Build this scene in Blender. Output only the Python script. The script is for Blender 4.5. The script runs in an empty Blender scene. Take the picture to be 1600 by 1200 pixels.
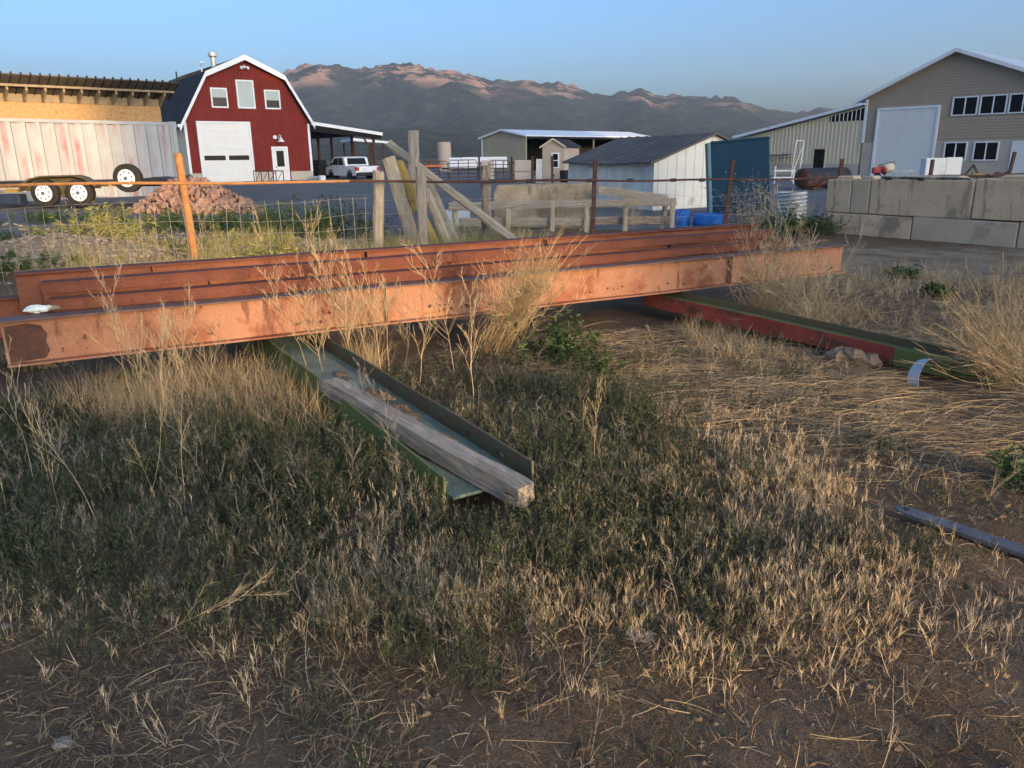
import bpy, bmesh, math, random
import numpy as np
from mathutils import Vector, Matrix
R = math.radians
random.seed(7); rng = np.random.default_rng(7)
SC = bpy.context.scene; COL = SC.collection

# ------------------------------------------------------------------ camera
EYE = 1.55
F_PX, PITCH, ROLL = 1202.0, R(16.4), R(.75)
cam = bpy.data.objects.new('camera', bpy.data.cameras.new('camera')); COL.objects.link(cam)
cam.data.sensor_width = 36; cam.data.lens = 36*F_PX/1600
cam.data.clip_start = .05; cam.data.clip_end = 30000
cam.matrix_world = Matrix.Translation((0, 0, EYE)) @ Matrix.Rotation(R(90)-PITCH, 4, 'X') @ Matrix.Rotation(-ROLL, 4, 'Z')
SC.camera = cam
# ------------------------------------------------------------------ sky and sun
SUN_EL, SUN_DIR = R(7), (.583, -.812)       # low sun behind the camera, to the right
W = bpy.data.worlds.new('World'); SC.world = W; W.use_nodes = True
wn = W.node_tree.nodes; bg = wn['Background']
sky = wn.new('ShaderNodeTexSky'); sky.sky_type = 'NISHITA'; sky.sun_disc = False
sky.sun_elevation = SUN_EL; sky.sun_rotation = math.atan2(SUN_DIR[0], SUN_DIR[1])
sky.air_density = .7; sky.dust_density = 5.0; sky.ozone_density = 3.1
W.node_tree.links.new(sky.outputs[0], bg.inputs[0]); bg.inputs[1].default_value = .15
sl = bpy.data.lights.new('sun', 'SUN'); sl.energy = 1.5; sl.angle = R(.4); sl.color = (1, .68, .36)
so = bpy.data.objects.new('sun', sl); COL.objects.link(so)
so.rotation_euler = Vector((SUN_DIR[0]*math.cos(SUN_EL), SUN_DIR[1]*math.cos(SUN_EL), math.sin(SUN_EL))).to_track_quat('Z', 'Y').to_euler()
SC.view_settings.view_transform = 'Standard'; SC.view_settings.look = 'None'
SC.view_settings.exposure = 1.8; SC.view_settings.gamma = 1
SC.cycles.max_bounces = 6; SC.cycles.diffuse_bounces = 3

# ------------------------------------------------------------------ helpers
def ray(px, py):
    dx, dy = (px-800)/F_PX, -(py-600)/F_PX
    c, s = math.cos(ROLL), math.sin(ROLL)
    x, y = c*dx+s*dy, -s*dx+c*dy
    return x, math.cos(PITCH)+y*math.sin(PITCH), -math.sin(PITCH)+y*math.cos(PITCH)
def at(px, py, Y):                      # the point seen at a pixel, Y metres ahead
    x, y, z = ray(px, py); t = Y/y
    return Vector((x*t, Y, EYE+z*t))
def on(px, py, z=0.0):                  # the point seen at a pixel, z metres up
    x, y, d = ray(px, py); t = (z-EYE)/d
    return Vector((x*t, y*t, z))
def sm(a, b, x):
    t = np.clip((np.asarray(x, float)-a)/(b-a), 0, 1); return t*t*(3-2*t)
def vnoise(x, y, seed=0):               # smooth value noise
    x = np.asarray(x, float); y = np.asarray(y, float)
    xi = np.floor(x).astype(np.int64); yi = np.floor(y).astype(np.int64); fx = x-xi; fy = y-yi
    fx = fx*fx*(3-2*fx); fy = fy*fy*(3-2*fy)
    def hsh(a, b):
        n = (a*374761393+b*668265263+seed*974634777) & 0xffffffff
        n = ((n ^ (n >> 13))*1274126177) & 0xffffffff
        return ((n ^ (n >> 16)) & 0xffff)/65535.
    return (hsh(xi, yi)*(1-fx)+hsh(xi+1, yi)*fx)*(1-fy)+(hsh(xi, yi+1)*(1-fx)+hsh(xi+1, yi+1)*fx)*fy
def fbm(x, y, o=4, seed=0):
    s = 0; a = .5
    for i in range(o):
        s = s+a*vnoise(x*2**i, y*2**i, seed+i*17); a *= .5
    return s
def past_fence(x, y): return (y-(10.4+.55*(x+4.28)))/1.14
def ground_h(x, y):
    x = np.asarray(x, float); y = np.asarray(y, float)
    e = past_fence(x, y)
    z = .22*sm(-2, 1.5, e)*sm(4.5, -1, x)+.24*sm(1, 7, e)*sm(-2, -8, x)*sm(48, 30, y)
    z = z+.05*sm(14, 22, y)*sm(0, 6, x)
    near = sm(16, 8, np.hypot(x, y-3))
    z = z+near*(.09*(fbm(x*.9, y*.9, 3, 5)-.45)+.035*(fbm(x*4, y*4, 3, 9)-.45))
    z = z+.34*np.exp(-((x+6.4)**2/1.8+(y-11.0)**2/.8))+.10*np.exp(-((x+4)**2/5+(y-12.6)**2/.8))
    return z
def gh(x, y): return float(ground_h(x, y))

def inp(n, name, v): n.inputs[name].default_value = v
MATS = {}
def mat(name, c1, c2=None, scale=6, rough=.8, metal=0, bump=.0, bscale=60, stretch=(1, 1, 1), spots=None, detail=6, island=0, spec=.22, lo=.35, hi=.65, grain=0, trans=0):
    """two-colour noise material; spots = (colour, noise scale, threshold); island = value jitter per loose piece"""
    m = bpy.data.materials.new(name); m.use_nodes = True; MATS[name] = m
    nt = m.node_tree; N = nt.nodes; L = nt.links; b = N['Principled BSDF']
    inp(b, 'Roughness', rough); inp(b, 'Metallic', metal); inp(b, 'Specular IOR Level', spec)
    tc = N.new('ShaderNodeTexCoord'); mp = N.new('ShaderNodeMapping'); inp(mp, 'Scale', stretch)
    L.new(tc.outputs['Object'], mp.inputs[0])
    c2 = c2 or tuple(min(1, x*1.25) for x in c1)
    n1 = N.new('ShaderNodeTexNoise'); inp(n1, 'Scale', scale); inp(n1, 'Detail', detail); inp(n1, 'Roughness', .62)
    L.new(mp.outputs[0], n1.inputs['Vector'])
    rp = N.new('ShaderNodeValToRGB'); e = rp.color_ramp.elements
    e[0].position = lo; e[1].position = hi; e[0].color = (*c1, 1); e[1].color = (*c2, 1)
    L.new(n1.outputs['Fac'], rp.inputs[0]); out = rp.outputs[0]
    def mix(a, fac, col=None, bsock=None, mode='MIX'):
        x = N.new('ShaderNodeMix'); x.data_type = 'RGBA'; x.blend_type = mode
        L.new(a, x.inputs[6])
        if bsock is not None: L.new(bsock, x.inputs[7])
        else: x.inputs[7].default_value = (*col, 1)
        if isinstance(fac, float): x.inputs[0].default_value = fac
        else: L.new(fac, x.inputs[0])
        return x.outputs[2]
    for sp in (spots or []):
        col, ss, th = sp[:3]; st = sp[3] if len(sp) > 3 else None
        n2 = N.new('ShaderNodeTexNoise'); inp(n2, 'Scale', ss); inp(n2, 'Detail', 5); inp(n2, 'Roughness', .65)
        if st:
            m2 = N.new('ShaderNodeMapping'); inp(m2, 'Scale', st); inp(m2, 'Location', (3.1, 1.7, 5.3)); L.new(tc.outputs['Object'], m2.inputs[0]); L.new(m2.outputs[0], n2.inputs['Vector'])
        else: L.new(mp.outputs[0], n2.inputs['Vector'])
        r2 = N.new('ShaderNodeMapRange'); inp(r2, 'From Min', th); inp(r2, 'From Max', th+.07)
        L.new(n2.outputs['Fac'], r2.inputs[0]); out = mix(out, r2.outputs[0], col)
    if grain:
        n4 = N.new('ShaderNodeTexNoise'); inp(n4, 'Scale', bscale*1.3); inp(n4, 'Detail', 3); L.new(mp.outputs[0], n4.inputs['Vector'])
        r4 = N.new('ShaderNodeMapRange'); inp(r4, 'From Min', .3); inp(r4, 'From Max', .7); inp(r4, 'To Min', 1-grain); inp(r4, 'To Max', 1+grain)
        L.new(n4.outputs['Fac'], r4.inputs[0]); out = mix(out, 1.0, bsock=r4.outputs[0], mode='MULTIPLY')
    if island:
        g = N.new('ShaderNodeNewGeometry'); r3 = N.new('ShaderNodeMapRange')
        inp(r3, 'To Min', 1-island); inp(r3, 'To Max', 1+island); L.new(g.outputs['Random Per Island'], r3.inputs[0])
        out = mix(out, 1.0, bsock=r3.outputs[0], mode='MULTIPLY')
    L.new(out, b.inputs['Base Color'])
    if bump:
        n3 = N.new('ShaderNodeTexNoise'); inp(n3, 'Scale', bscale); inp(n3, 'Detail', 5); L.new(mp.outputs[0], n3.inputs['Vector'])
        bp = N.new('ShaderNodeBump'); inp(bp, 'Strength', bump); inp(bp, 'Distance', .02)
        L.new(n3.outputs['Fac'], bp.inputs['Height']); L.new(bp.outputs[0], b.inputs['Normal'])
    if trans:                            # thin leaves let some light through
        t = N.new('ShaderNodeBsdfTranslucent'); L.new(out, t.inputs[0]); ms = N.new('ShaderNodeMixShader'); ms.inputs[0].default_value = trans
        L.new(b.outputs[0], ms.inputs[1]); L.new(t.outputs[0], ms.inputs[2]); L.new(ms.outputs[0], N['Material Output'].inputs[0])
    return m

class MB:
    """collects shapes for ONE mesh object"""
    def __init__(s): s.v = []; s.f = []
    def add(s, vs, fs):
        o = len(s.v); s.v += [tuple(v) for v in vs]; s.f += [tuple(i+o for i in f) for f in fs]; return s
    def box(s, x0, x1, y0, y1, z0, z1, M=None):
        vs = [Vector((x, y, z)) for z in (z0, z1) for y in (y0, y1) for x in (x0, x1)]
        if M: vs = [M @ v for v in vs]
        return s.add(vs, [(0, 2, 3, 1), (4, 5, 7, 6), (0, 1, 5, 4), (2, 6, 7, 3), (0, 4, 6, 2), (1, 3, 7, 5)])
    def bar(s, p, q, w, h, up=(0, 0, 1), w2=None, h2=None):
        p, q = Vector(p), Vector(q); d = (q-p).normalized(); u = Vector(up)
        r = d.cross(u)
        if r.length < 1e-3: r = d.cross(Vector((0, 1, 0)))
        r.normalize(); u = r.cross(d); w2 = w2 or w; h2 = h2 or h
        vs = [p+r*a*w/2+u*b*h/2 for a, b in ((-1, -1), (1, -1), (1, 1), (-1, 1))]+[q+r*a*w2/2+u*b*h2/2 for a, b in ((-1, -1), (1, -1), (1, 1), (-1, 1))]
        return s.add(vs, [(3, 2, 1, 0), (4, 5, 6, 7), (0, 1, 5, 4), (1, 2, 6, 5), (2, 3, 7, 6), (3, 0, 4, 7)])
    def tube(s, pts, rad, n=8, cap=True):
        pts = [Vector(p) for p in pts]; k = len(pts)
        rad = [rad]*k if isinstance(rad, (int, float)) else rad
        vs = []; ref = None
        for i, p in enumerate(pts):
            d = (pts[min(i+1, k-1)]-pts[max(i-1, 0)]).normalized()
            if ref is None or abs(ref.dot(d)) > .95: ref = Vector((0, 0, 1)) if abs(d.z) < .9 else Vector((1, 0, 0))
            a = d.cross(ref).normalized(); b = d.cross(a); ref = a.cross(d)
            vs += [p+(a*math.cos(2*math.pi*j/n)+b*math.sin(2*math.pi*j/n))*rad[i] for j in range(n)]
        fs = [(i*n+j, i*n+(j+1) % n, (i+1)*n+(j+1) % n, (i+1)*n+j) for i in range(k-1) for j in range(n)]
        if cap: fs += [tuple(range(n))[::-1], tuple(range((k-1)*n, k*n))]
        return s.add(vs, fs)
    def prism(s, poly, y0, y1):          # polygon in x,z pushed from y0 to y1
        n = len(poly); vs = [(x, y0, z) for x, z in poly]+[(x, y1, z) for x, z in poly]
        fs = [tuple(range(n)), tuple(range(n, 2*n))[::-1]]+[(i, i+n, (i+1) % n+n, (i+1) % n) for i in range(n)]
        return s.add(vs, fs)
    def disc(s, c, r, y0, y1, n=24, r0=0.0):   # short cylinder or ring along y
        c = Vector(c); vs = []
        for y in (y0, y1):
            for rr in ((r,) if not r0 else (r, r0)):
                vs += [c+Vector((math.cos(2*math.pi*i/n)*rr, y, math.sin(2*math.pi*i/n)*rr)) for i in range(n)]
        if not r0:
            fs = [tuple(range(n)), tuple(range(n, 2*n))[::-1]]+[(i, i+n, (i+1) % n+n, (i+1) % n) for i in range(n)]
        else:
            fs = []
            for i in range(n):
                j = (i+1) % n
                fs += [(i, j, n+j, n+i), (2*n+i, 3*n+i, 3*n+j, 2*n+j), (i, 2*n+i, 2*n+j, j), (n+i, n+j, 3*n+j, 3*n+i)]
        return s.add(vs, fs)
    def ball(s, c, r, n=8, m=6, sq=(1, 1, 1), jit=0, rnd=None):
        c = Vector(c); rnd = rnd or random; vs = []
        for i in range(m+1):
            for j in range(n):
                t = math.pi*i/m; k = 1+jit*(rnd.random()-.5)*2
                vs.append(c+Vector((math.sin(t)*math.cos(2*math.pi*j/n)*r*sq[0]*k, math.sin(t)*math.sin(2*math.pi*j/n)*r*sq[1]*k, math.cos(t)*r*sq[2]*k)))
        return s.add(vs, [(i*n+j, (i+1)*n+j, (i+1)*n+(j+1) % n, i*n+(j+1) % n) for i in range(m) for j in range(n)])

def link(name, me, m, parent=None):
    o = bpy.data.objects.new(name, me); COL.objects.link(o)
    if m: me.materials.append(m)
    if parent: o.parent = parent
    return o
def build(name, mb, m, parent=None, bevel=0, smooth=False, seg=1, label=None):
    me = bpy.data.meshes.new(name); me.from_pydata(mb.v, [], mb.f); me.validate()
    bm = bmesh.new(); bm.from_mesh(me)
    if not smooth or bevel: bmesh.ops.recalc_face_normals(bm, faces=bm.faces)
    if bevel:
        ed = [e for e in bm.edges if len(e.link_faces) == 2 and e.calc_face_angle(0) > R(35)]
        bmesh.ops.bevel(bm, geom=ed, offset=bevel, segments=seg, affect='EDGES', profile=.6, clamp_overlap=True)
    if smooth:
        for f in bm.faces: f.smooth = True
    bm.to_mesh(me); bm.free()
    o = link(name, me, m, parent)
    if label: o['label'] = label
    return o
def tag(o, label=None, cat=None, group=None, kind=None):
    for k, v in (('label', label), ('category', cat), ('group', group), ('kind', kind)):
        if v: o[k] = v
    return o
def thing(name, label, cat, loc=(0, 0, 0), rz=0, group=None):
    o = bpy.data.objects.new(name, None); COL.objects.link(o); o.location = loc; o.rotation_euler = (0, 0, rz)
    o.empty_display_size = .2
    return tag(o, label, cat, group)
def copy_tree(o, parent=None):
    c = o.copy(); COL.objects.link(c)
    if parent: c.parent = parent
    for ch in o.children: copy_tree(ch, c)
    return c
def np_mesh(name, V, Fq, m, parent=None, smooth=False):
    V = np.asarray(V, np.float32); Fq = np.asarray(Fq, np.int32); k = Fq.shape[1]
    me = bpy.data.meshes.new(name)
    me.vertices.add(len(V)); me.vertices.foreach_set('co', V.ravel())
    me.loops.add(Fq.size); me.loops.foreach_set('vertex_index', Fq.ravel())
    me.polygons.add(len(Fq)); me.polygons.foreach_set('loop_start', np.arange(0, Fq.size, k, dtype=np.int32))
    if smooth: me.polygons.foreach_set('use_smooth', np.ones(len(Fq), bool))
    me.update(calc_edges=True)
    return link(name, me, m, parent)
def ribbons(base, d, length, width, bend, segs=2, tip=.15, mid=1.0):
    """N flat blades as numpy quads"""
    n = len(base); d = d/np.linalg.norm(d, axis=1, keepdims=True)
    r = rng.normal(size=(n, 3)); side = np.cross(d, r); side /= np.linalg.norm(side, axis=1, keepdims=True)+1e-9
    V = []
    for i in range(segs+1):
        t = i/segs
        p = base+d*(length*t)[:, None]+bend*(length*t*t)[:, None]
        w = width*((1-t)*(1 if i else .7)+t*tip)*(mid if 0 < i < segs else 1)
        V += [p-side*w[:, None]/2, p+side*w[:, None]/2]
    V = np.stack(V, 1).reshape(-1, 3); k = 2*(segs+1)
    o = np.arange(n)[:, None]*k
    F = np.concatenate([o+np.array([2*i, 2*i+1, 2*i+3, 2*i+2]) for i in range(segs)], 0)
    return V, F
def join_np(parts):
    V = []; Fs = []; o = 0
    for v, f in parts: V.append(v); Fs.append(f+o); o += len(v)
    return np.concatenate(V), np.concatenate(Fs)

# ------------------------------------------------------------------ materials
mat('soil_hill', (.07, .06, .035), (.12, .10, .06), .2)  # colour of the added sun blockers behind the camera
mat('primer', (.33, .145, .08), (.42, .205, .12), 3, .62, bump=.25, bscale=50, grain=.12,
    spots=[((.27, .10, .05), 2.0, .54), ((.20, .085, .05), 3.2, .58, (3.2, 1, .55)), ((.47, .27, .17), 2.6, .62, (2.4, 1, .5)), ((.11, .048, .03), 8, .64), ((.32, .14, .05), 1.2, .6, (1, 1, 5))])
mat('rust', (.115, .036, .022), (.175, .058, .034), 4, .7, bump=.3, bscale=70, spots=[((.12, .045, .03), 6, .6)], grain=.15)
mat('rust_web', (.165, .058, .034), (.235, .088, .05), 3, .68, bump=.25, bscale=60, spots=[((.17, .06, .04), 5, .6)], grain=.12)
mat('flange_brown', (.13, .075, .06), (.19, .115, .09), 5, .6, bump=.3, bscale=80, spots=[((.24, .09, .045), 4, .6)], grain=.15)
mat('scab', (.085, .042, .03), (.13, .06, .04), 14, .8, bump=.5, bscale=90)
mat('green_paint', (.13, .165, .055), (.175, .205, .075), 3, .55, bump=.2, bscale=60, grain=.1, spots=[((.16, .11, .06), 5, .64)])
mat('green_web', (.13, .18, .14), (.21, .255, .20), 4, .55, bump=.2, bscale=60, spots=[((.13, .10, .07), 3, .6), ((.25, .28, .25), 3.7, .62)], grain=.1)
mat('green_rusty', (.16, .10, .06), (.12, .14, .075), 6, .7, bump=.3, bscale=80, spots=[((.22, .10, .05), 7, .6)])
mat('red_paint', (.27, .052, .036), (.36, .085, .055), 4, .75, bump=.25, bscale=60, grain=.15, spots=[((.15, .06, .04), 4, .54, (1, 1, 2)), ((.34, .17, .11), 6, .60, (.7, 1, 2.5)), ((.20, .15, .10), 3, .62)])
mat('rust_dark', (.07, .035, .027), (.12, .055, .038), 8, .75, bump=.3, bscale=90)
mat('rust_orange', (.34, .15, .055), (.45, .22, .085), 9, .7, bump=.3, bscale=90, spots=[((.22, .09, .04), 12, .62)])
mat('wire', (.42, .38, .28), (.50, .46, .36), 20, .5, metal=.3)
mat('black_plastic', (.018, .018, .018), (.03, .03, .03), 20, .5)
mat('wood_grey', (.25, .21, .165), (.40, .345, .28), 7, .85, bump=.5, bscale=40, stretch=(6, 6, .7), grain=.14, spots=[((.14, .11, .085), 9, .64, (7, 7, .9)), ((.10, .07, .05), 16, .72)])
mat('wood_long', (.25, .21, .165), (.40, .345, .28), 7, .85, bump=.5, bscale=40, stretch=(.7, 6, 6), grain=.14, spots=[((.14, .11, .085), 9, .64, (.9, 7, 7)), ((.10, .07, .05), 16, .72)])
mat('wood_bark', (.21, .15, .11), (.37, .31, .25), 6, .9, bump=.8, bscale=30, stretch=(4, 4, 1), spots=[((.13, .075, .05), 9, .56)])
mat('wood_tan', (.33, .265, .185), (.46, .39, .295), 6, .85, bump=.4, bscale=40, stretch=(6, 6, .8), spots=[((.22, .15, .09), 14, .68)])
mat('yellow_wood', (.30, .20, .055), (.38, .27, .09), 7, .7, bump=.4, bscale=40, stretch=(5, 5, .7))
mat('plank_wood', (.27, .215, .155), (.52, .44, .345), 5, .85, bump=.7, bscale=30, stretch=(.6, 7, 7), spots=[((.09, .065, .045), 6, .60, (.35, 9, 9)), ((.48, .38, .25), 5, .62)])
mat('concrete', (.63, .44, .27), (.74, .55, .37), 1.6, .9, bump=.45, bscale=24, grain=.10, spots=[((.36, .28, .19), 1.1, .56), ((.56, .40, .255), 2.6, .60), ((.62, .52, .40), 5, .68), ((.25, .19, .13), 7, .70), ((.42, .31, .20), 2.2, .57, (2.2, 1, .3))])
mat('concrete_grey', (.52, .395, .265), (.61, .48, .335), 1.6, .9, bump=.3, bscale=30, grain=.09, spots=[((.43, .34, .24), 1.3, .58), ((.60, .46, .32), 3, .62)])
mat('concrete_far', (.46, .39, .31), (.54, .46, .375), 1.2, .9, bump=.1)
mat('soot', (.05, .045, .04), (.12, .105, .09), 9, .95, bump=.4)
mat('white_paint', (.75, .72, .67), (.80, .775, .725), 1.5, .5)
mat('white_trim', (.76, .76, .75), (.82, .82, .81), 2, .45)
mat('barn_red', (.185, .030, .024), (.215, .037, .029), 1.2, .75, spec=.08, spots=[((.19, .034, .028), .7, .55)])
mat('roof_dark', (.036, .038, .044), (.05, .052, .058), 1, .85, spec=.12)
mat('cream', (.66, .54, .37), (.70, .59, .42), .8, .55)
mat('cream_wall', (.60, .52, .38), (.66, .58, .43), .7, .5)
mat('taupe', (.39, .305, .225), (.42, .33, .245), .6, .8, spec=.1)
mat('roof_white', (.70, .74, .80), (.78, .81, .85), .7, .35, metal=.0)
mat('roof_brown', (.10, .088, .08), (.145, .128, .115), 1.2, .85, spec=.12, bump=.15, bscale=8)
mat('glass', (.008, .009, .011), (.014, .015, .018), 2, .15, spec=.25)
mat('blind', (.40, .45, .43), (.46, .50, .48), 3, .3)
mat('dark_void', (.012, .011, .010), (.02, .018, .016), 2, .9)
mat('tan_siding', (.36, .31, .215), (.40, .35, .25), .6, .5)
mat('shed_tan', (.46, .36, .28), (.52, .42, .33), 1.3, .7)
mat('osb', (.40, .22, .09), (.50, .31, .145), 9, .8, bump=.2, bscale=40, grain=.2, spots=[((.34, .16, .06), 4, .6, (1, 1, 2)), ((.62, .46, .26), 12, .6)])
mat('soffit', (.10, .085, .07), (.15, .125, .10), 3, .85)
mat('lumber', (.26, .20, .13), (.34, .27, .18), 4, .8)
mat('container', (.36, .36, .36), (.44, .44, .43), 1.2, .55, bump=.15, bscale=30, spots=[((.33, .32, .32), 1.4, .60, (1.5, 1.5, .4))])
mat('container_grey', (.33, .34, .35), (.40, .405, .41), 1.5, .55, spots=[((.42, .17, .15), 2.2, .62, (1, 1, .3))])
mat('tyre', (.022, .020, .018), (.042, .037, .031), 10, .85, bump=.2)
mat('trailer_olive', (.085, .07, .035), (.12, .10, .055), 4, .5, spots=[((.05, .04, .028), 5, .6)])
mat('black_metal', (.018, .018, .02), (.03, .03, .032), 6, .5)
mat('navy', (.025, .035, .06), (.04, .055, .085), 5, .5)
mat('yellow_letter', (.55, .42, .12))
mat('car_white', (.78, .79, .80), (.82, .83, .84), 1, .22, spec=.6)
mat('tail_red', (.45, .02, .02), (.55, .04, .03), 8, .25)
mat('chrome', (.5, .5, .52), (.6, .6, .62), 8, .25, metal=.9)
mat('galvanised', (.44, .45, .44), (.58, .585, .56), 5, .5, metal=.45, bump=.1, bscale=30)
mat('teal', (.008, .034, .062), (.011, .044, .078), 1.6, .75, spec=.15, spots=[((.035, .085, .10), 2.4, .62, (3, 3, .5))], bump=.08, bscale=20)
mat('blue_plastic', (.02, .12, .42), (.03, .17, .52), 4, .4)
mat('tank_black', (.022, .022, .026), (.045, .045, .05), 3, .65, spots=[((.20, .06, .035), 1.6, .58)])
mat('red_machine', (.42, .06, .05), (.52, .10, .08), 6, .5)
mat('white_shed', (.68, .64, .56), (.80, .76, .68), 1.4, .5, bump=.12, bscale=6, spots=[((.55, .52, .44), 1.1, .62)])
mat('steel_bar', (.10, .105, .115), (.15, .155, .165), 9, .5, metal=.3, bump=.25, bscale=80)
mat('paper_bag', (.25, .175, .11), (.34, .25, .165), 9, .9, bump=.5, bscale=40, spots=[((.17, .11, .07), 7, .6)])
mat('litter_white', (.55, .62, .60), (.72, .76, .74), 14, .6, spots=[((.12, .32, .33), 30, .62), ((.42, .36, .24), 16, .66)])
mat('rock', (.27, .155, .11), (.40, .25, .185), 2.2, .9, bump=.5, bscale=20, spots=[((.50, .39, .31), 1.4, .60), ((.20, .12, .085), 1.7, .60)])
mat('stone', (.19, .155, .12), (.30, .25, .195), 12, .9, bump=.4, bscale=60, island=.3)
mat('straw', (.38, .27, .145), (.54, .405, .235), 3, .8, island=.35, trans=.2)
mat('stubble', (.50, .37, .21), (.74, .57, .36), 2, .8, island=.35, trans=.3)
mat('dead_mat', (.19, .135, .08), (.33, .245, .155), 2, .9, island=.4)
mat('sprig', (.050, .062, .031), (.110, .118, .060), 1.5, .8, island=.45, trans=.25)
mat('stalk', (.42, .31, .17), (.55, .42, .25), 3, .8, island=.25)
mat('grey_stalk', (.24, .20, .155), (.36, .30, .235), 3, .85, island=.3)
mat('leaf', (.05, .085, .028), (.085, .125, .045), 4, .65, island=.35, trans=.3)
mat('leaf_yellow', (.26, .25, .06), (.40, .36, .12), 4, .7, island=.35, trans=.3)
mat('tree_leaf', (.03, .045, .02), (.05, .065, .028), 1, .8, island=.4)
mat('bark', (.10, .075, .05), (.15, .115, .08), 5, .9)
M = MATS

def rib_shade_wear(m, period, off):
    # rib shade put into the colour (dark edge, grey recess), with worn red paint
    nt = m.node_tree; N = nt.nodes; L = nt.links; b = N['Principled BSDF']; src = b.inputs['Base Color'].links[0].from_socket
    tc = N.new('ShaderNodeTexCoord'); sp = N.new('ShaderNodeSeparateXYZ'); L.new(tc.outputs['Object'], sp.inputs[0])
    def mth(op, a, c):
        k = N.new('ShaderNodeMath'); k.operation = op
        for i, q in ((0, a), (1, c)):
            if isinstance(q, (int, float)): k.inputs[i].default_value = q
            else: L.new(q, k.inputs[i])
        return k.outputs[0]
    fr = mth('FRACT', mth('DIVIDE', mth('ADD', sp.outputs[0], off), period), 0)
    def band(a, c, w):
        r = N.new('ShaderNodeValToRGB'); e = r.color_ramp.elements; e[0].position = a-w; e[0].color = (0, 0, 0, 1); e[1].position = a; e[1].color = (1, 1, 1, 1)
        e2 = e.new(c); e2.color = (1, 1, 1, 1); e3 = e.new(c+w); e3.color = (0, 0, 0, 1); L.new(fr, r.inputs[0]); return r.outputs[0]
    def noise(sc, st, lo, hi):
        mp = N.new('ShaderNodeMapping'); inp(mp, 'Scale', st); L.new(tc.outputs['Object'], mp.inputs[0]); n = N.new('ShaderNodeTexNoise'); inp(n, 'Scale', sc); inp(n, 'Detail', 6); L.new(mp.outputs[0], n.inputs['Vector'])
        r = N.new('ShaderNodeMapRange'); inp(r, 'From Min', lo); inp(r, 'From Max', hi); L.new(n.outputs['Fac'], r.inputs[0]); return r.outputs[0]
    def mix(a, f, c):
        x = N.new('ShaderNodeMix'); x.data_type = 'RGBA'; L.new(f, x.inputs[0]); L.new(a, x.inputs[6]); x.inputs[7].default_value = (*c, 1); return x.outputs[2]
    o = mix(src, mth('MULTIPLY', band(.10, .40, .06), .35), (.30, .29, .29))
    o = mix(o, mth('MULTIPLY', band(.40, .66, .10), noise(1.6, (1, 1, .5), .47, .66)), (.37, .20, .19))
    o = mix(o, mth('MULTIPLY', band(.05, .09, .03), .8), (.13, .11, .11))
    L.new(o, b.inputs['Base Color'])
rib_shade_wear(M['container'], .40, 9.6-.15)

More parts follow.
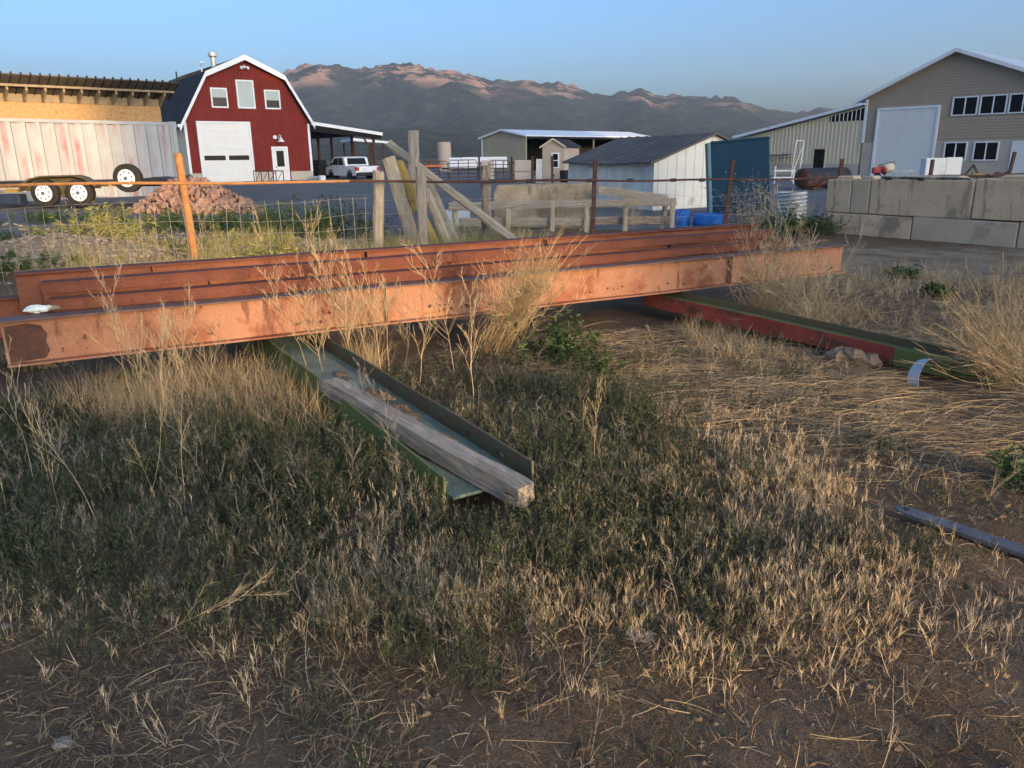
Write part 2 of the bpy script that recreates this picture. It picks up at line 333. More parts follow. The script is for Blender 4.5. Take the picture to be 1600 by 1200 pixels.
# ------------------------------------------------------------------ ground, yard, sun blockers, mountains
def grow(start, step, rate, end):
    out = [start]; s = step
    while out[-1] < end: out.append(out[-1]+s); s *= rate
    return out
xs = grow(0, .05, 1.022, 5600); xs = np.array([-a for a in xs[:0:-1]]+xs)
ys = np.array([-a for a in grow(-.6, .12, 1.25, 330)[:0:-1]]+grow(.6, .04, 1.0185, 6600)); 
GX, GY = np.meshgrid(xs, ys); GZ = ground_h(GX, GY)
nx, ny = len(xs), len(ys); idx = np.arange(nx*ny).reshape(ny, nx)
quads = np.stack([idx[:-1, :-1], idx[:-1, 1:], idx[1:, 1:], idx[1:, :-1]], -1).reshape(-1, 4)
def ground_material():
    m = bpy.data.materials.new('ground'); m.use_nodes = True; nt = m.node_tree; N = nt.nodes; L = nt.links; b = N['Principled BSDF']
    inp(b, 'Roughness', .95); inp(b, 'Specular IOR Level', .2)
    tc = N.new('ShaderNodeTexCoord')
    def noise(sc, det=6, ro=.65):
        n = N.new('ShaderNodeTexNoise'); inp(n, 'Scale', sc); inp(n, 'Detail', det); inp(n, 'Roughness', ro); L.new(tc.outputs['Object'], n.inputs['Vector']); return n.outputs['Fac']
    def ramp(s, stops):
        r = N.new('ShaderNodeValToRGB'); e = r.color_ramp.elements
        while len(e) < len(stops): e.new(.5)
        for i, (p, c) in enumerate(stops): e[i].position = p; e[i].color = (*c, 1)
        L.new(s, r.inputs[0]); return r.outputs[0]
    def mix(a, c, f):
        x = N.new('ShaderNodeMix'); x.data_type = 'RGBA'; L.new(f, x.inputs[0]); L.new(a, x.inputs[6]); L.new(c, x.inputs[7]); return x.outputs[2]
    at_ = N.new('ShaderNodeAttribute'); at_.attribute_name = 'zone'; sp = N.new('ShaderNodeSeparateColor'); L.new(at_.outputs['Color'], sp.inputs[0])
    soil = ramp(noise(2.2, 8), [(.3, (.13, .082, .045)), (.5, (.22, .148, .088)), (.68, (.33, .235, .15))])
    fine = ramp(noise(45, 4), [(.35, (.14, .088, .05)), (.62, (.32, .225, .14))])
    f5 = N.new('ShaderNodeValue'); f5.outputs[0].default_value = .42
    soil = mix(soil, fine, f5.outputs[0])
    grav = ramp(noise(16, 6, .75), [(.36, (.15, .14, .13)), (.5, (.21, .20, .19)), (.66, (.30, .285, .27))])
    grav = mix(grav, ramp(noise(.35, 4), [(.4, (.15, .145, .14)), (.6, (.235, .225, .215))]), f5.outputs[0])
    pale = ramp(noise(20, 6, .75), [(.36, (.28, .205, .13)), (.5, (.42, .325, .215)), (.64, (.56, .46, .33))])
    far = ramp(noise(.03, 8, .7), [(.35, (.055, .055, .035)), (.6, (.11, .10, .065))])
    def edge(s):
        a = N.new('ShaderNodeMath'); a.operation = 'ADD'; L.new(s, a.inputs[0]); n = noise(1.6, 6); k = N.new('ShaderNodeMath'); k.operation = 'MULTIPLY_ADD'; L.new(n, k.inputs[0]); k.inputs[1].default_value = .9; k.inputs[2].default_value = -.45
        L.new(k.outputs[0], a.inputs[1]); r = N.new('ShaderNodeMapRange'); inp(r, 'From Min', .4); inp(r, 'From Max', .6); L.new(a.outputs[0], r.inputs[0]); return r.outputs[0]
    col = mix(soil, grav, edge(sp.outputs[0])); col = mix(col, pale, edge(sp.outputs[1])); col = mix(col, far, sp.outputs[2])
    L.new(col, b.inputs['Base Color'])
    bp = N.new('ShaderNodeBump'); inp(bp, 'Strength', 1.0); inp(bp, 'Distance', .035)
    s = N.new('ShaderNodeMath'); s.operation = 'ADD'; L.new(noise(28, 7, .7), s.inputs[0]); L.new(noise(120, 3), s.inputs[1]); L.new(s.outputs[0], bp.inputs['Height']); L.new(bp.outputs[0], b.inputs['Normal'])
    return m
g_o = np_mesh('ground', np.stack([GX, GY, GZ], -1).reshape(-1, 3), quads, ground_material(), smooth=True); tag(g_o, kind='structure')
E_ = past_fence(GX, GY)
zone = np.zeros((ny, nx, 4), np.float32); zone[..., 3] = 1
zone[..., 0] = sm(1.4, 3.2, E_+1.0*sm(0, 6, GX)-.8*sm(-3, -6, GX))*sm(-3.0, -.5, E_-0*GX+0*GY)
zone[..., 1] = np.clip(np.exp(-((GX+6.4)**2/2.4+(GY-10.9)**2/1.0))*1.3+np.exp(-((GX+3.5)**2/5+(GY-12.6)**2/.7))*.8, 0, 1)
zone[..., 1] = np.clip(zone[..., 1]+.52*sm(3.2, 5, GX)*sm(8.2, 10, GY)*sm(15, 12.5, GY), 0, 1)
zone[..., 2] = sm(95, 130, GY)
ca = g_o.data.color_attributes.new('zone', 'FLOAT_COLOR', 'POINT'); ca.data.foreach_set('color', zone.ravel())

# unseen sun blockers added behind the camera; the low sun comes through their gap
def add_sun_blocker(q0, q1):
    d = Vector((SUN_DIR[0], SUN_DIR[1], 0)).normalized(); p = Vector((.812, .583, 0)); n = 24; vs = []; fs = []
    for i in range(n+1):
        q = q0+(q1-q0)*i/n; H = 45+1.2*math.sin(i*1.7)
        for dd, z in ((205, -.5), (247, H), (253, H), (275, -.5)):
            v = d*dd+p*q; vs.append((v.x, v.y, z))
    for i in range(n):
        for k in range(4): fs.append((i*4+k, i*4+(k+1) % 4, i*4+4+(k+1) % 4, i*4+4+k))
    fs += [(0, 1, 2, 3), (n*4, n*4+1, n*4+2, n*4+3)]
    tag(build('hill', MB().add(vs, fs), M['soil_hill']), kind='structure')
GAP = (1.0, 5.2)
add_sun_blocker(GAP[1], 64); add_sun_blocker(GAP[0], -9)

# mountains: the ridge line read off the photograph, built 5 km away
RIDGE = [(-200, 215), (150, 190), (260, 150), (340, 128), (437, 113), (470, 105), (500, 98), (512, 101), (540, 106), (565, 111), (585, 105), (606, 100), (628, 102), (645, 100), (668, 108), (700, 113), (722, 114), (745, 119), (762, 128), (785, 128), (812, 127), (832, 126), (850, 129), (872, 128), (900, 136), (920, 146), (950, 149), (985, 142), (1003, 139), (1018, 148), (1040, 151), (1065, 149), (1090, 153), (1125, 152), (1148, 154), (1170, 163), (1200, 171), (1235, 176), (1262, 174), (1285, 167), (1310, 172), (1400, 190), (1800, 215)]
YR = 5000.
rx = []; rz = []
for px, row in RIDGE: v = at(px, row, YR); rx.append(v.x/YR); rz.append(v.z)
nu, nv = 720, 170
u = np.linspace(rx[0], rx[-1], nu); zr = np.interp(u, rx, rz)
jit = (fbm(u*150, u*0, 5, 3)-.47)*52*np.clip(zr/500, .3, 1)
v = np.concatenate([np.linspace(0, 1, nv-14), 1+np.linspace(.03, .5, 14)])
Vv, Uu = np.meshgrid(v, u, indexing='ij'); Zr = np.meshgrid(v, zr, indexing='ij')[1]
Yd = 1500+3500*Vv; X = Uu*Yd
base = np.where(Vv <= 1, .10*sm(0, .5, Vv)+.28*Vv**1.6+.62*sm(.42, 1.02, Vv)**1.15, 1-(Vv-1)*1.6)
XW, YW = X/1000, Yd/1000
def gn(x, y, o, seed):                       # ridged noise summed over turned octaves
    t = 0; am = .5
    for i in range(o):
        a_ = .9*i+.5; xr, yr = x*math.cos(a_)-y*math.sin(a_), x*math.sin(a_)+y*math.cos(a_)
        w_ = 1-np.abs(2*(.5*vnoise(xr, yr, seed+i)+.5*vnoise(xr*1.07+9.3, yr*1.07-4.1, seed+40+i))-1); t = t+am*w_*w_; x, y, am = x*2.03, y*2.03, am*.52
    return t
wxx = XW+.35*(fbm(XW*1.3, YW*1.3, 3, 21)-.47); wyy = YW+.35*(fbm(XW*1.3+7, YW*1.3, 3, 22)-.47)
rg = gn(wxx*1.25+.35*wyy, wyy*.8-.2*wxx, 6, 60)
amp = np.clip(1-Vv, 0, 1)**.6*(.25*sm(0, .25, Vv)+.75*sm(.3, .65, Vv))
Z = Zr*base+amp*300*(rg-.42)*np.clip(Zr/420, .25, 1.1)
Z = Z+jit[None, :]*sm(.93, 1, Vv)*(Vv < 1.02)
Z = np.minimum(Z, np.where(Vv < .99, (Zr-EYE)*(Yd/YR)*.985+EYE, 1e9))
Z = Z-3*(Vv < .01)
ii = np.arange(nu*len(v)).reshape(len(v), nu)
mq = np.stack([ii[:-1, :-1], ii[:-1, 1:], ii[1:, 1:], ii[1:, :-1]], -1).reshape(-1, 4)
def mountain_material():
    m = bpy.data.materials.new('mountain'); m.use_nodes = True; nt = m.node_tree; N = nt.nodes; L = nt.links; b = N['Principled BSDF']
    inp(b, 'Roughness', 1); inp(b, 'Specular IOR Level', 0)
    tc = N.new('ShaderNodeTexCoord')
    def noise(sc, det=7, ro=.68, st=(1, 1, 1)):
        mp = N.new('ShaderNodeMapping'); inp(mp, 'Scale', st); L.new(tc.outputs['Object'], mp.inputs[0])
        n = N.new('ShaderNodeTexNoise'); inp(n, 'Scale', sc); inp(n, 'Detail', det); inp(n, 'Roughness', ro); L.new(mp.outputs[0], n.inputs['Vector']); return n.outputs['Fac']
    def math_(op, a, c, cl=False):
        k = N.new('ShaderNodeMath'); k.operation = op; k.use_clamp = cl
        for i, q in ((0, a), (1, c)):
            if isinstance(q, (int, float)): k.inputs[i].default_value = q
            else: L.new(q, k.inputs[i])
        return k.outputs[0]
    def mr(s, a, c):
        r = N.new('ShaderNodeMapRange'); inp(r, 'From Min', a); inp(r, 'From Max', c); L.new(s, r.inputs[0]); return r.outputs[0]
    rp = N.new('ShaderNodeValToRGB'); e = rp.color_ramp.elements; e[0].position = .38; e[1].position = .66
    e[0].color = (.016, .027, .030, 1); e[1].color = (.074, .086, .080, 1); L.new(noise(.012, 9, .75), rp.inputs[0])
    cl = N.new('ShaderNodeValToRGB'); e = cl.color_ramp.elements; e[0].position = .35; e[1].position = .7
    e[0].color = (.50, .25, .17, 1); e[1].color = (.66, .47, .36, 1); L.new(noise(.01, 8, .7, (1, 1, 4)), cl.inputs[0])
    g = N.new('ShaderNodeNewGeometry'); sx = N.new('ShaderNodeSeparateXYZ'); L.new(g.outputs['Normal'], sx.inputs[0])
    a2 = N.new('ShaderNodeAttribute'); a2.attribute_name = 'cliff'
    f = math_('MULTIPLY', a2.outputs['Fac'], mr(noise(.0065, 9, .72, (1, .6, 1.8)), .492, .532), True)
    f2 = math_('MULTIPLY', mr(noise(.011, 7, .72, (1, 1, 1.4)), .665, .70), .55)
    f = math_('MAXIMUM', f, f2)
    x = N.new('ShaderNodeMix'); x.data_type = 'RGBA'; L.new(f, x.inputs[0]); L.new(rp.outputs[0], x.inputs[6]); L.new(cl.outputs[0], x.inputs[7])
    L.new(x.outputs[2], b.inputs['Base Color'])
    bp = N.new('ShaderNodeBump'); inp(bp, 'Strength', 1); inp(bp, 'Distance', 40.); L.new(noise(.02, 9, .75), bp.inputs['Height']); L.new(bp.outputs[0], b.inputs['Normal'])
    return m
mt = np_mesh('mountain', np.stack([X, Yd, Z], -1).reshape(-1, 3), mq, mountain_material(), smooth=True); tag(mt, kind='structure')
cf = mt.data.attributes.new('cliff', 'FLOAT', 'POINT')
cpx = np.interp(Uu, rx, [p for p, _ in RIDGE])
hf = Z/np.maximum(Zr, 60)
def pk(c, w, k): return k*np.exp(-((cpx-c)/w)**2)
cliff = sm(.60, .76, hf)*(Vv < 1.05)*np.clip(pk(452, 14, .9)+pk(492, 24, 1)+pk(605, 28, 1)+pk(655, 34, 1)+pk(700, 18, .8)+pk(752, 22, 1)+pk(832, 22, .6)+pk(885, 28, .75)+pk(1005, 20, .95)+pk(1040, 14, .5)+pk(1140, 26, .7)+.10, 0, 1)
cf.data.foreach_set('value', np.clip(cliff, 0, 1).astype(np.float32).ravel())

# ------------------------------------------------------------------ buildings
def gable_wall(prof, zb, t=.15, ribs=None, holes=(), rib_h=.02, rib_w=.035):
    """front wall in local x (along), y (back), z; prof = roofline [(x, z)...]; holes = (x0, x1, z0, z1) kept free of ribs"""
    mb = MB(); mb.prism([(prof[0][0], zb)]+list(prof)+[(prof[-1][0], zb)], 0, t)
    if ribs:
        px = [p[0] for p in prof]; pz = [p[1] for p in prof]
        x = prof[0][0]+ribs/2
        while x < prof[-1][0]-.02:
            top = float(np.interp(x, px, pz))-.03; segs = [(zb+.01, top)]
            for h in holes:
                if h[0]-rib_w < x < h[1]+rib_w:
                    new = []
                    for a, b in segs:
                        if h[2] > a: new.append((a, min(b, h[2])))
                        if h[3] < b: new.append((max(a, h[3]), b))
                    segs = new
            for a, b in segs:
                if b-a > .05: mb.prism([(x-rib_w, 0), (x-rib_w*.5, -rib_h), (x+rib_w*.5, -rib_h), (x+rib_w, 0)], a, b) if False else mb.add(
                    [(x-rib_w, -.001, a), (x-rib_w*.45, -rib_h, a), (x+rib_w*.45, -rib_h, a), (x+rib_w, -.001, a), (x-rib_w, -.001, b), (x-rib_w*.45, -rib_h, b), (x+rib_w*.45, -rib_h, b), (x+rib_w, -.001, b)],
                    [(0, 1, 5, 4), (1, 2, 6, 5), (2, 3, 7, 6), (0, 3, 2, 1), (4, 5, 6, 7)])
            x += ribs
    return mb
def side_wall(x, y0, y1, z0, z1, out, t=.12, ribs=.3, rib_h=.02, rib_w=.035):
    """wall running back along y at local x, facing out (-1 or 1)"""
    mb = MB(); mb.box(min(x, x-out*t), max(x, x-out*t), y0, y1, z0, z1)
    y = y0+ribs/2
    while y < y1 and ribs:
        mb.add([(x+out*.001, y-rib_w, z0+.01), (x+out*rib_h, y-rib_w*.45, z0+.01), (x+out*rib_h, y+rib_w*.45, z0+.01), (x+out*.001, y+rib_w, z0+.01),
                (x+out*.001, y-rib_w, z1-.01), (x+out*rib_h, y-rib_w*.45, z1-.01), (x+out*rib_h, y+rib_w*.45, z1-.01), (x+out*.001, y+rib_w, z1-.01)],
               [(0, 1, 5, 4), (1, 2, 6, 5), (2, 3, 7, 6), (0, 3, 2, 1), (4, 5, 6, 7)])
        y += ribs
    return mb
def roof_mb(prof, y0, y1, t=.1, ribs=0, rib_h=.03):
    """roof sheet over a profile [(x, z)...] from y0 to y1, with standing seams every ribs metres"""
    mb = MB(); n = len(prof)
    mb.prism(list(prof)+[(x, z-t) for x, z in prof[::-1]], y0, y1)
    if ribs:
        y = y0+.06
        while y < y1-.04:
            for (xa, za), (xb, zb) in zip(prof[:-1], prof[1:]):
                mb.prism([(xa, za-.002), (xa, za+rib_h), (xb, zb+rib_h), (xb, zb-.002)], y, y+.035)
            y += ribs
    return mb
def rake_mb(prof, y0, y1, d=.22, up=.03):
    """trim board following a roofline"""
    return MB().prism([(x, z+up) for x, z in prof]+[(x, z-d) for x, z in prof[::-1]], y0, y1)
def frame_mb(x0, x1, z0, z1, w, y0, y1, bottom=True):
    mb = MB().box(x0-w, x0, y0, y1, z0-(w if bottom else 0), z1+w).box(x1, x1+w, y0, y1, z0-(w if bottom else 0), z1+w).box(x0, x1, y0, y1, z1, z1+w)
    if bottom: mb.box(x0, x1, y0, y1, z0-w, z0)
    return mb
def panel_door(parent, x0, x1, z0, z1, m, rows=7, y=-.03, win=None, trim=M['white_trim'], tw=.14, ridge=0):
    """big sectional door, its trim and its window strip"""
    mb = MB(); h = (z1-z0)/rows
    for i in range(rows): mb.box(x0, x1, y, .04, z0+i*h+.008, z0+(i+1)*h-.008)
    mb.box(x0+.01, x1-.01, y+.02, .05, z0, z1)
    d = build('garage_door', mb, m, parent, bevel=.006)
    build('door_frame', frame_mb(x0, x1, z0, z1, tw, y-.05, .03, False), trim, d)
    for a, b, c, e in (win or []):
        build('window', MB().box(a, b, y-.012, y+.01, c, e), M['glass'], d)
    return d
def window(parent, x0, x1, z0, z1, split='v', w=.07, glass=None, blind=None, y=-.02):
    f = build('window', frame_mb(x0, x1, z0, z1, w, y-.045, .02), M['white_trim'], parent)
    build('pane', MB().box(x0, x1, y+.006, y+.02, z0, z1), glass or M['glass'], f)
    if split == 'v': build('mullion', MB().box((x0+x1)/2-.03, (x0+x1)/2+.03, y-.03, y+.006, z0, z1), M['white_trim'], f)
    if split == 'h': build('mullion', MB().box(x0, x1, y-.03, y+.006, (z0+z1)/2-.02, (z0+z1)/2+.02), M['white_trim'], f)
    if blind: build('blind', MB().box(x0, x1, y-.006, y+.006, blind, z1), M['blind'], f)
    return f

# red gambrel barn
BA = R(37)
bn = thing('gambrel_barn', 'red metal gambrel barn with a tall white garage door and white roof trim', 'barn', (at(299, 284, 52).x, 52, 0), BA)
prof = [(0, 4.1), (1.72, 6.9), (4.2, 7.98), (6.68, 6.9), (8.4, 4.1)]
holes = [(.75, 4.25, .2, 4.05), (5.5, 6.75, .2, 2.55), (1.85, 3.0, 4.9, 6.15), (3.55, 4.75, 4.9, 6.75), (5.4, 6.5, 4.9, 6.15), (-1, 9, 0, .82)]
build('front_wall', gable_wall(prof, .1, .15, .23, holes, .02, .03), M['barn_red'], bn)
for a, b in ((-.03, .7), (4.3, 5.45), (6.8, 8.43)): build('foundation', MB().box(a, b, -.05, .2, .05, .82), M['concrete_far'], bn)
build('side_wall', side_wall(0, .15, 14, .1, 4.1, -1, ribs=.3), M['cream_wall'], bn)
build('side_wall', side_wall(8.4, .15, 14, .1, 4.1, 1, ribs=.3), M['cream_wall'], bn)
build('roof', roof_mb([(-.35, 3.72), (1.62, 7.02), (4.2, 8.14), (6.78, 7.02), (8.62, 3.95)], -.4, 14.3, .1, .6, .025), M['roof_dark'], bn)
build('roof_trim', rake_mb([(-.40, 3.70), (1.60, 7.05), (4.2, 8.18), (6.80, 7.05), (8.68, 3.93)], -.46, -.40, .30, .03), M['white_trim'], bn)
build('gutter', MB().box(-.5, -.3, -.44, 14.3, 3.66, 3.84), M['white_trim'], bn)
for a in (-.04, 8.28): build('corner_trim', MB().box(a, a+.16, -.06, -.001, .8, 4.0), M['white_trim'], bn)
panel_door(bn, .85, 4.12, .22, 3.95, M['white_paint'], 7, win=[(1.0, 2.38, 1.62, 1.92), (2.6, 3.95, 1.62, 1.92)], tw=.12)
window(bn, 1.95, 2.85, 5.0, 6.05, None, .09, blind=5.55)
window(bn, 3.65, 4.65, 5.0, 6.6, None, .09, M['blind'])
window(bn, 5.5, 6.4, 5.0, 6.05, None, .09, blind=5.48)
dr = build('door', MB().box(5.66, 6.58, -.04, .02, .2, 2.36), M['white_paint'], bn, bevel=.01)
build('door_frame', frame_mb(5.66, 6.58, .2, 2.36, .12, -.06, .02, False), M['white_trim'], dr)
build('pane', MB().box(5.86, 6.38, -.055, -.04, 1.15, 2.2), M['glass'], dr)
build('handle', MB().ball((5.76, -.08, 1.12), .05), M['chrome'], dr)
lm = build('wall_lamp', MB().tube([(6.1, 0, 3.0), (6.1, -.25, 3.25), (6.1, -.5, 3.2), (6.1, -.52, 3.0)], .03, 6).tube([(6.1, -.52, 3.05), (6.1, -.52, 2.92), (6.1, -.52, 2.78)], [.07, .12, .26], 14).tube([(5.85, -.02, 3.1), (5.85, -.12, 3.1)], .13, 12), M['white_trim'], bn)
build('floodlight', MB().box(3.95, 4.45, -.2, -.16, 7.45, 7.52).ball((3.98, -.26, 7.42), .1).ball((4.42, -.26, 7.42), .1).box(4.17, 4.23, -.2, 0, 7.4, 7.6), M['white_trim'], bn)
build('roof_vent', MB().tube([(3.3, 3.2, 7.6), (3.3, 3.2, 8.35)], .17, 12).tube([(3.3, 3.2, 8.35), (3.3, 3.2, 8.42), (3.3, 3.2, 8.62), (3.3, 3.2, 8.68)], [.2, .30, .30, .12], 12), M['galvanised'], bn)
build('vent_pipe', MB().tube([(2.4, 3.0, 7.1), (2.4, 3.0, 8.0)], .05, 8).tube([(2.4, 3.0, 7.7), (2.4, 2.7, 7.95)], .07, 8), M['white_trim'], bn)
build('vent_pipe', MB().tube([(1.4, 5.5, 6.5), (1.4, 5.5, 7.55)], .05, 8), M['black_metal'], bn)
sw = build('window', MB().box(-.05, -.002, 1.5, 1.58, .9, 2.1).box(-.05, -.002, 2.3, 2.38, .9, 2.1).box(-.05, -.002, 1.58, 2.3, 2.02, 2.1).box(-.05, -.002, 1.58, 2.3, .9, .98), M['white_trim'], bn)
build('pane', MB().box(-.03, -.001, 1.58, 2.3, .98, 2.02), M['glass'], sw)
# open lean-to on the barn's right side
build('lean_to_roof', MB().add([(8.45, -.3, 4.12), (13.95, -.3, 3.42), (13.95, 12, 3.42), (8.45, 12, 4.12), (8.45, -.3, 4.02), (13.95, -.3, 3.32), (13.95, 12, 3.32), (8.45, 12, 4.02)],
      [(0, 1, 2, 3), (7, 6, 5, 4), (0, 4, 5, 1), (1, 5, 6, 2), (2, 6, 7, 3), (3, 7, 4, 0)]), M['roof_dark'], bn)
build('fascia', MB().add([(8.45, -.34, 4.16), (14.0, -.34, 3.46), (14.0, -.34, 3.24), (8.45, -.34, 3.94), (8.45, -.302, 4.16), (14.0, -.302, 3.46), (14.0, -.302, 3.24), (8.45, -.302, 3.94)],
      [(0, 3, 2, 1), (4, 5, 6, 7), (0, 1, 5, 4), (1, 2, 6, 5), (2, 3, 7, 6), (3, 0, 4, 7)]), M['white_trim'], bn)
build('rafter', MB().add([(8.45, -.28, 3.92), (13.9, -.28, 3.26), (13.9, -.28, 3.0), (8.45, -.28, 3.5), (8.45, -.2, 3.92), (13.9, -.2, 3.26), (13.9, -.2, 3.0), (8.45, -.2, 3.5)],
      [(0, 3, 2, 1), (4, 5, 6, 7), (0, 1, 5, 4), (1, 2, 6, 5), (2, 3, 7, 6), (3, 0, 4, 7)]), M['dark_void'], bn)  # void-black colour puts the underside's shade onto this board
for y in (0, 3.6, 7.4, 11.6):
    for x in (13.4, 10.6):
        if x > 11 or y > 3: build('post', MB().box(x-.08, x+.08, y-.08, y+.08, -.1, 3.3), M['rust_dark'], bn)
build('brace', MB().bar((12.5, -.1, 3.1), (13.4, -.1, 2.0), .1, .1), M['rust_dark'], bn)
# long open shed further back
ls = thing('open_shed', 'low open shed roof on posts seen past the white pickup truck', 'shed', (at(553, 270, 74).x, 74, 0), R(20))
build('roof', MB().add([(0, -.2, 3.45), (3.4, -.2, 3.15), (3.4, 7, 3.15), (0, 7, 3.45), (0, -.2, 3.2), (3.4, -.2, 2.95), (3.4, 7, 2.95), (0, 7, 3.2)], [(0, 1, 2, 3), (7, 6, 5, 4), (0, 4, 5, 1), (1, 5, 6, 2), (2, 6, 7, 3), (3, 7, 4, 0)]), M['white_trim'], ls)
for x, y in ((.2, .2), (1.6, .2), (2.9, .2), (.2, 6.5), (2.9, 6.5)): build('post', MB().box(x-.07, x+.07, y-.07, y+.07, 0, 3.1), M['rust_dark'], ls)

# grey workshop on the right and its lean-to
GA = R(-50); g0 = at(1343, 277, 54)
gw = thing('grey_workshop', 'taupe gabled workshop with white roof and a tall white roller door', 'workshop', (g0.x, 54, 0), GA)
gw.scale = (1.07, 1, 1)
prof = [(0, 5.0), (4.95, 7.32), (11.2, 4.75)]
holes = [(.65, 4.35, -.3, 4.4), (4.85, 6.4, 3.6, 4.8), (6.35, 7.85, 3.6, 4.8), (7.75, 9.4, 3.6, 4.8)]
mb = gable_wall(prof, 2.2, .15); z = 2.35
while z < 7.2:                                        # lap siding
    pz = [(0, 5.0), (4.95, 7.32), (11.2, 4.75)]
    xl = 0 if z < 5 else (z-5)/2.32*4.95; xr = 11.2 if z < 4.75 else 4.95+(7.32-z)/2.57*6.25
    segs = [(xl+.02, xr-.02)]
    for h in holes:
        if h[2]-.1 < z < h[3]+.1: segs = [q for a, b in segs for q in ((a, min(b, h[0])), (max(a, h[1]), b)) if q[1]-q[0] > .05]
    for a, b in segs: mb.add([(a, -.001, z+.16), (b, -.001, z+.16), (b, -.028, z), (a, -.028, z), (a, -.001, z-.004), (b, -.001, z-.004)], [(0, 3, 2, 1), (3, 4, 5, 2), (0, 4, 3), (1, 2, 5)])
    z += .17
build('front_wall', mb, M['taupe'], gw)
build('lower_wall', MB().box(-.01, 11.2, -.06, .2, -.3, 2.2), M['concrete_far'], gw)
build('side_wall', MB().box(0, .15, .15, 16, -.3, 4.98), M['cream'], gw)
build('roof', roof_mb([(-.7, 4.83), (4.95, 7.48), (11.8, 4.66)], -.5, 16, .1, .45, .03), M['roof_white'], gw)
build('roof_trim', rake_mb([(-.75, 4.82), (4.95, 7.5), (11.85, 4.66)], -.56, -.50, .2, .02), M['white_trim'], gw)
build('corner_trim', MB().box(-.1, .05, -.09, .02, 2.2, 4.95), M['white_trim'], gw)
panel_door(gw, .85, 4.22, 0, 4.2, M['white_paint'], 22, y=-.085, tw=.14)
for a, b, c, d in ((5.05, 6.27, 3.72, 4.68), (6.5, 7.72, 3.72, 4.68), (7.95, 9.17, 3.72, 4.68)): window(gw, a, b, c, d, y=-.045)
for a, b, c, d in ((4.95, 6.05, 1.1, 2.06), (6.52, 7.68, 1.08, 2.05)): window(gw, a, b, c, d, y=-.085)
dr = build('door', MB().box(8.45, 9.4, -.1, 0, -.1, 2.02), M['white_paint'], gw, bevel=.01)
build('door_frame', frame_mb(8.45, 9.4, -.1, 2.02, .08, -.11, 0, False), M['white_trim'], dr)
build('handle', MB().ball((8.53, -.14, .95), .05), M['chrome'], dr)
ln = thing('cream_lean_to', 'cream ribbed metal building with a dark doorway beside the taupe workshop', 'outbuilding', (g0.x, 54, 0), GA)
ln.scale = (1.11, 1, 1)
prof = [(-8.45, 2.72), (-.12, 4.52)]
lw = build('front_wall', gable_wall(prof, .85, .12, .26, [(-3.2, -2.3, -.3, 1.95), (-2.35, -.12, 3.62, 4.5)], .03, .045), M['cream'], ln)
for a, b in ((-8.45, -3.2), (-2.3, -.12)): build('foundation', MB().box(a, b, -.02, .2, -.3, .85), M['concrete_far'], ln)
build('doorway', MB().box(-3.12, -2.38, -.03, .1, -.3, 1.85), M['dark_void'], ln)
build('door_frame', frame_mb(-3.12, -2.38, -.3, 1.85, .06, -.06, .0, False), M['cream'], ln)
build('vent_opening', MB().add([(-2.3, -.012, 3.64), (-.14, -.012, 3.64), (-.14, -.012, 4.42), (-2.3, -.012, 3.98), (-2.3, .05, 3.64), (-.14, .05, 3.64), (-.14, .05, 4.42), (-2.3, .05, 3.98)],
      [(0, 1, 2, 3), (7, 6, 5, 4), (0, 4, 5, 1), (1, 5, 6, 2), (2, 6, 7, 3), (3, 7, 4, 0)]), M['dark_void'], ln)
for i in range(9):
    x = -2.18+i*.26; build('slat', MB().box(x-.02, x+.02, -.045, -.012, 3.63, float(np.interp(x, (-2.3, -.14), (3.98, 4.42)))), M['white_trim'], ln)
build('side_wall', MB().box(-8.45, -8.33, .12, 9, -.3, 2.7), M['cream'], ln)
build('roof', MB().add([(-9.0, -.4, 2.86), (-.12, -.4, 4.72), (-.12, 9, 4.72), (-9.0, 9, 2.86), (-9.0, -.4, 2.74), (-.12, -.4, 4.6), (-.12, 9, 4.6), (-9.0, 9, 2.74)], [(0, 1, 2, 3), (7, 6, 5, 4), (0, 4, 5, 1), (1, 5, 6, 2), (2, 6, 7, 3), (3, 7, 4, 0)]), M['roof_white'], ln)
build('roof_trim', MB().add([(-9.02, -.46, 2.9), (-.2, -.46, 4.74), (-.2, -.46, 4.56), (-9.02, -.46, 2.7), (-9.02, -.402, 2.9), (-.2, -.402, 4.74), (-.2, -.402, 4.56), (-9.02, -.402, 2.7)], [(0, 3, 2, 1), (4, 5, 6, 7), (0, 1, 5, 4), (1, 2, 6, 5), (2, 3, 7, 6), (3, 0, 4, 7)]), M['white_trim'], ln)

# chipboard-walled open shed at the far left
OA = R(43.0); o0 = at(0, 154, 29.3)
oh = thing('chipboard_shed', 'shed wall of orange chipboard under a ribbed metal overhang behind the container', 'shed', (o0.x, o0.y, 0), OA)
build('wall', MB().box(-3, 5.55, 0, .1, .3, 3.72), M['osb'], oh)
build('side_wall', MB().box(5.43, 5.55, .1, 5, .3, 3.9), M['osb'], oh)
build('header_beam', MB().box(-3, 5.58, -.04, .14, 3.72, 4.0), M['lumber'], oh)
vs = [(-3.2, -1.32, 4.55), (5.95, -1.32, 4.55), (5.95, 6, 3.75), (-3.2, 6, 3.75)]
build('roof', MB().add(vs+[(x, y, z-.03) for x, y, z in vs], [(0, 1, 2, 3), (7, 6, 5, 4), (0, 4, 5, 1), (1, 5, 6, 2), (2, 6, 7, 3), (3, 7, 4, 0)]), M['roof_brown'], oh)
vs = [(-3.2, -1.31, 4.51), (5.95, -1.31, 4.51), (5.95, -.05, 3.99), (-3.2, -.05, 3.99)]
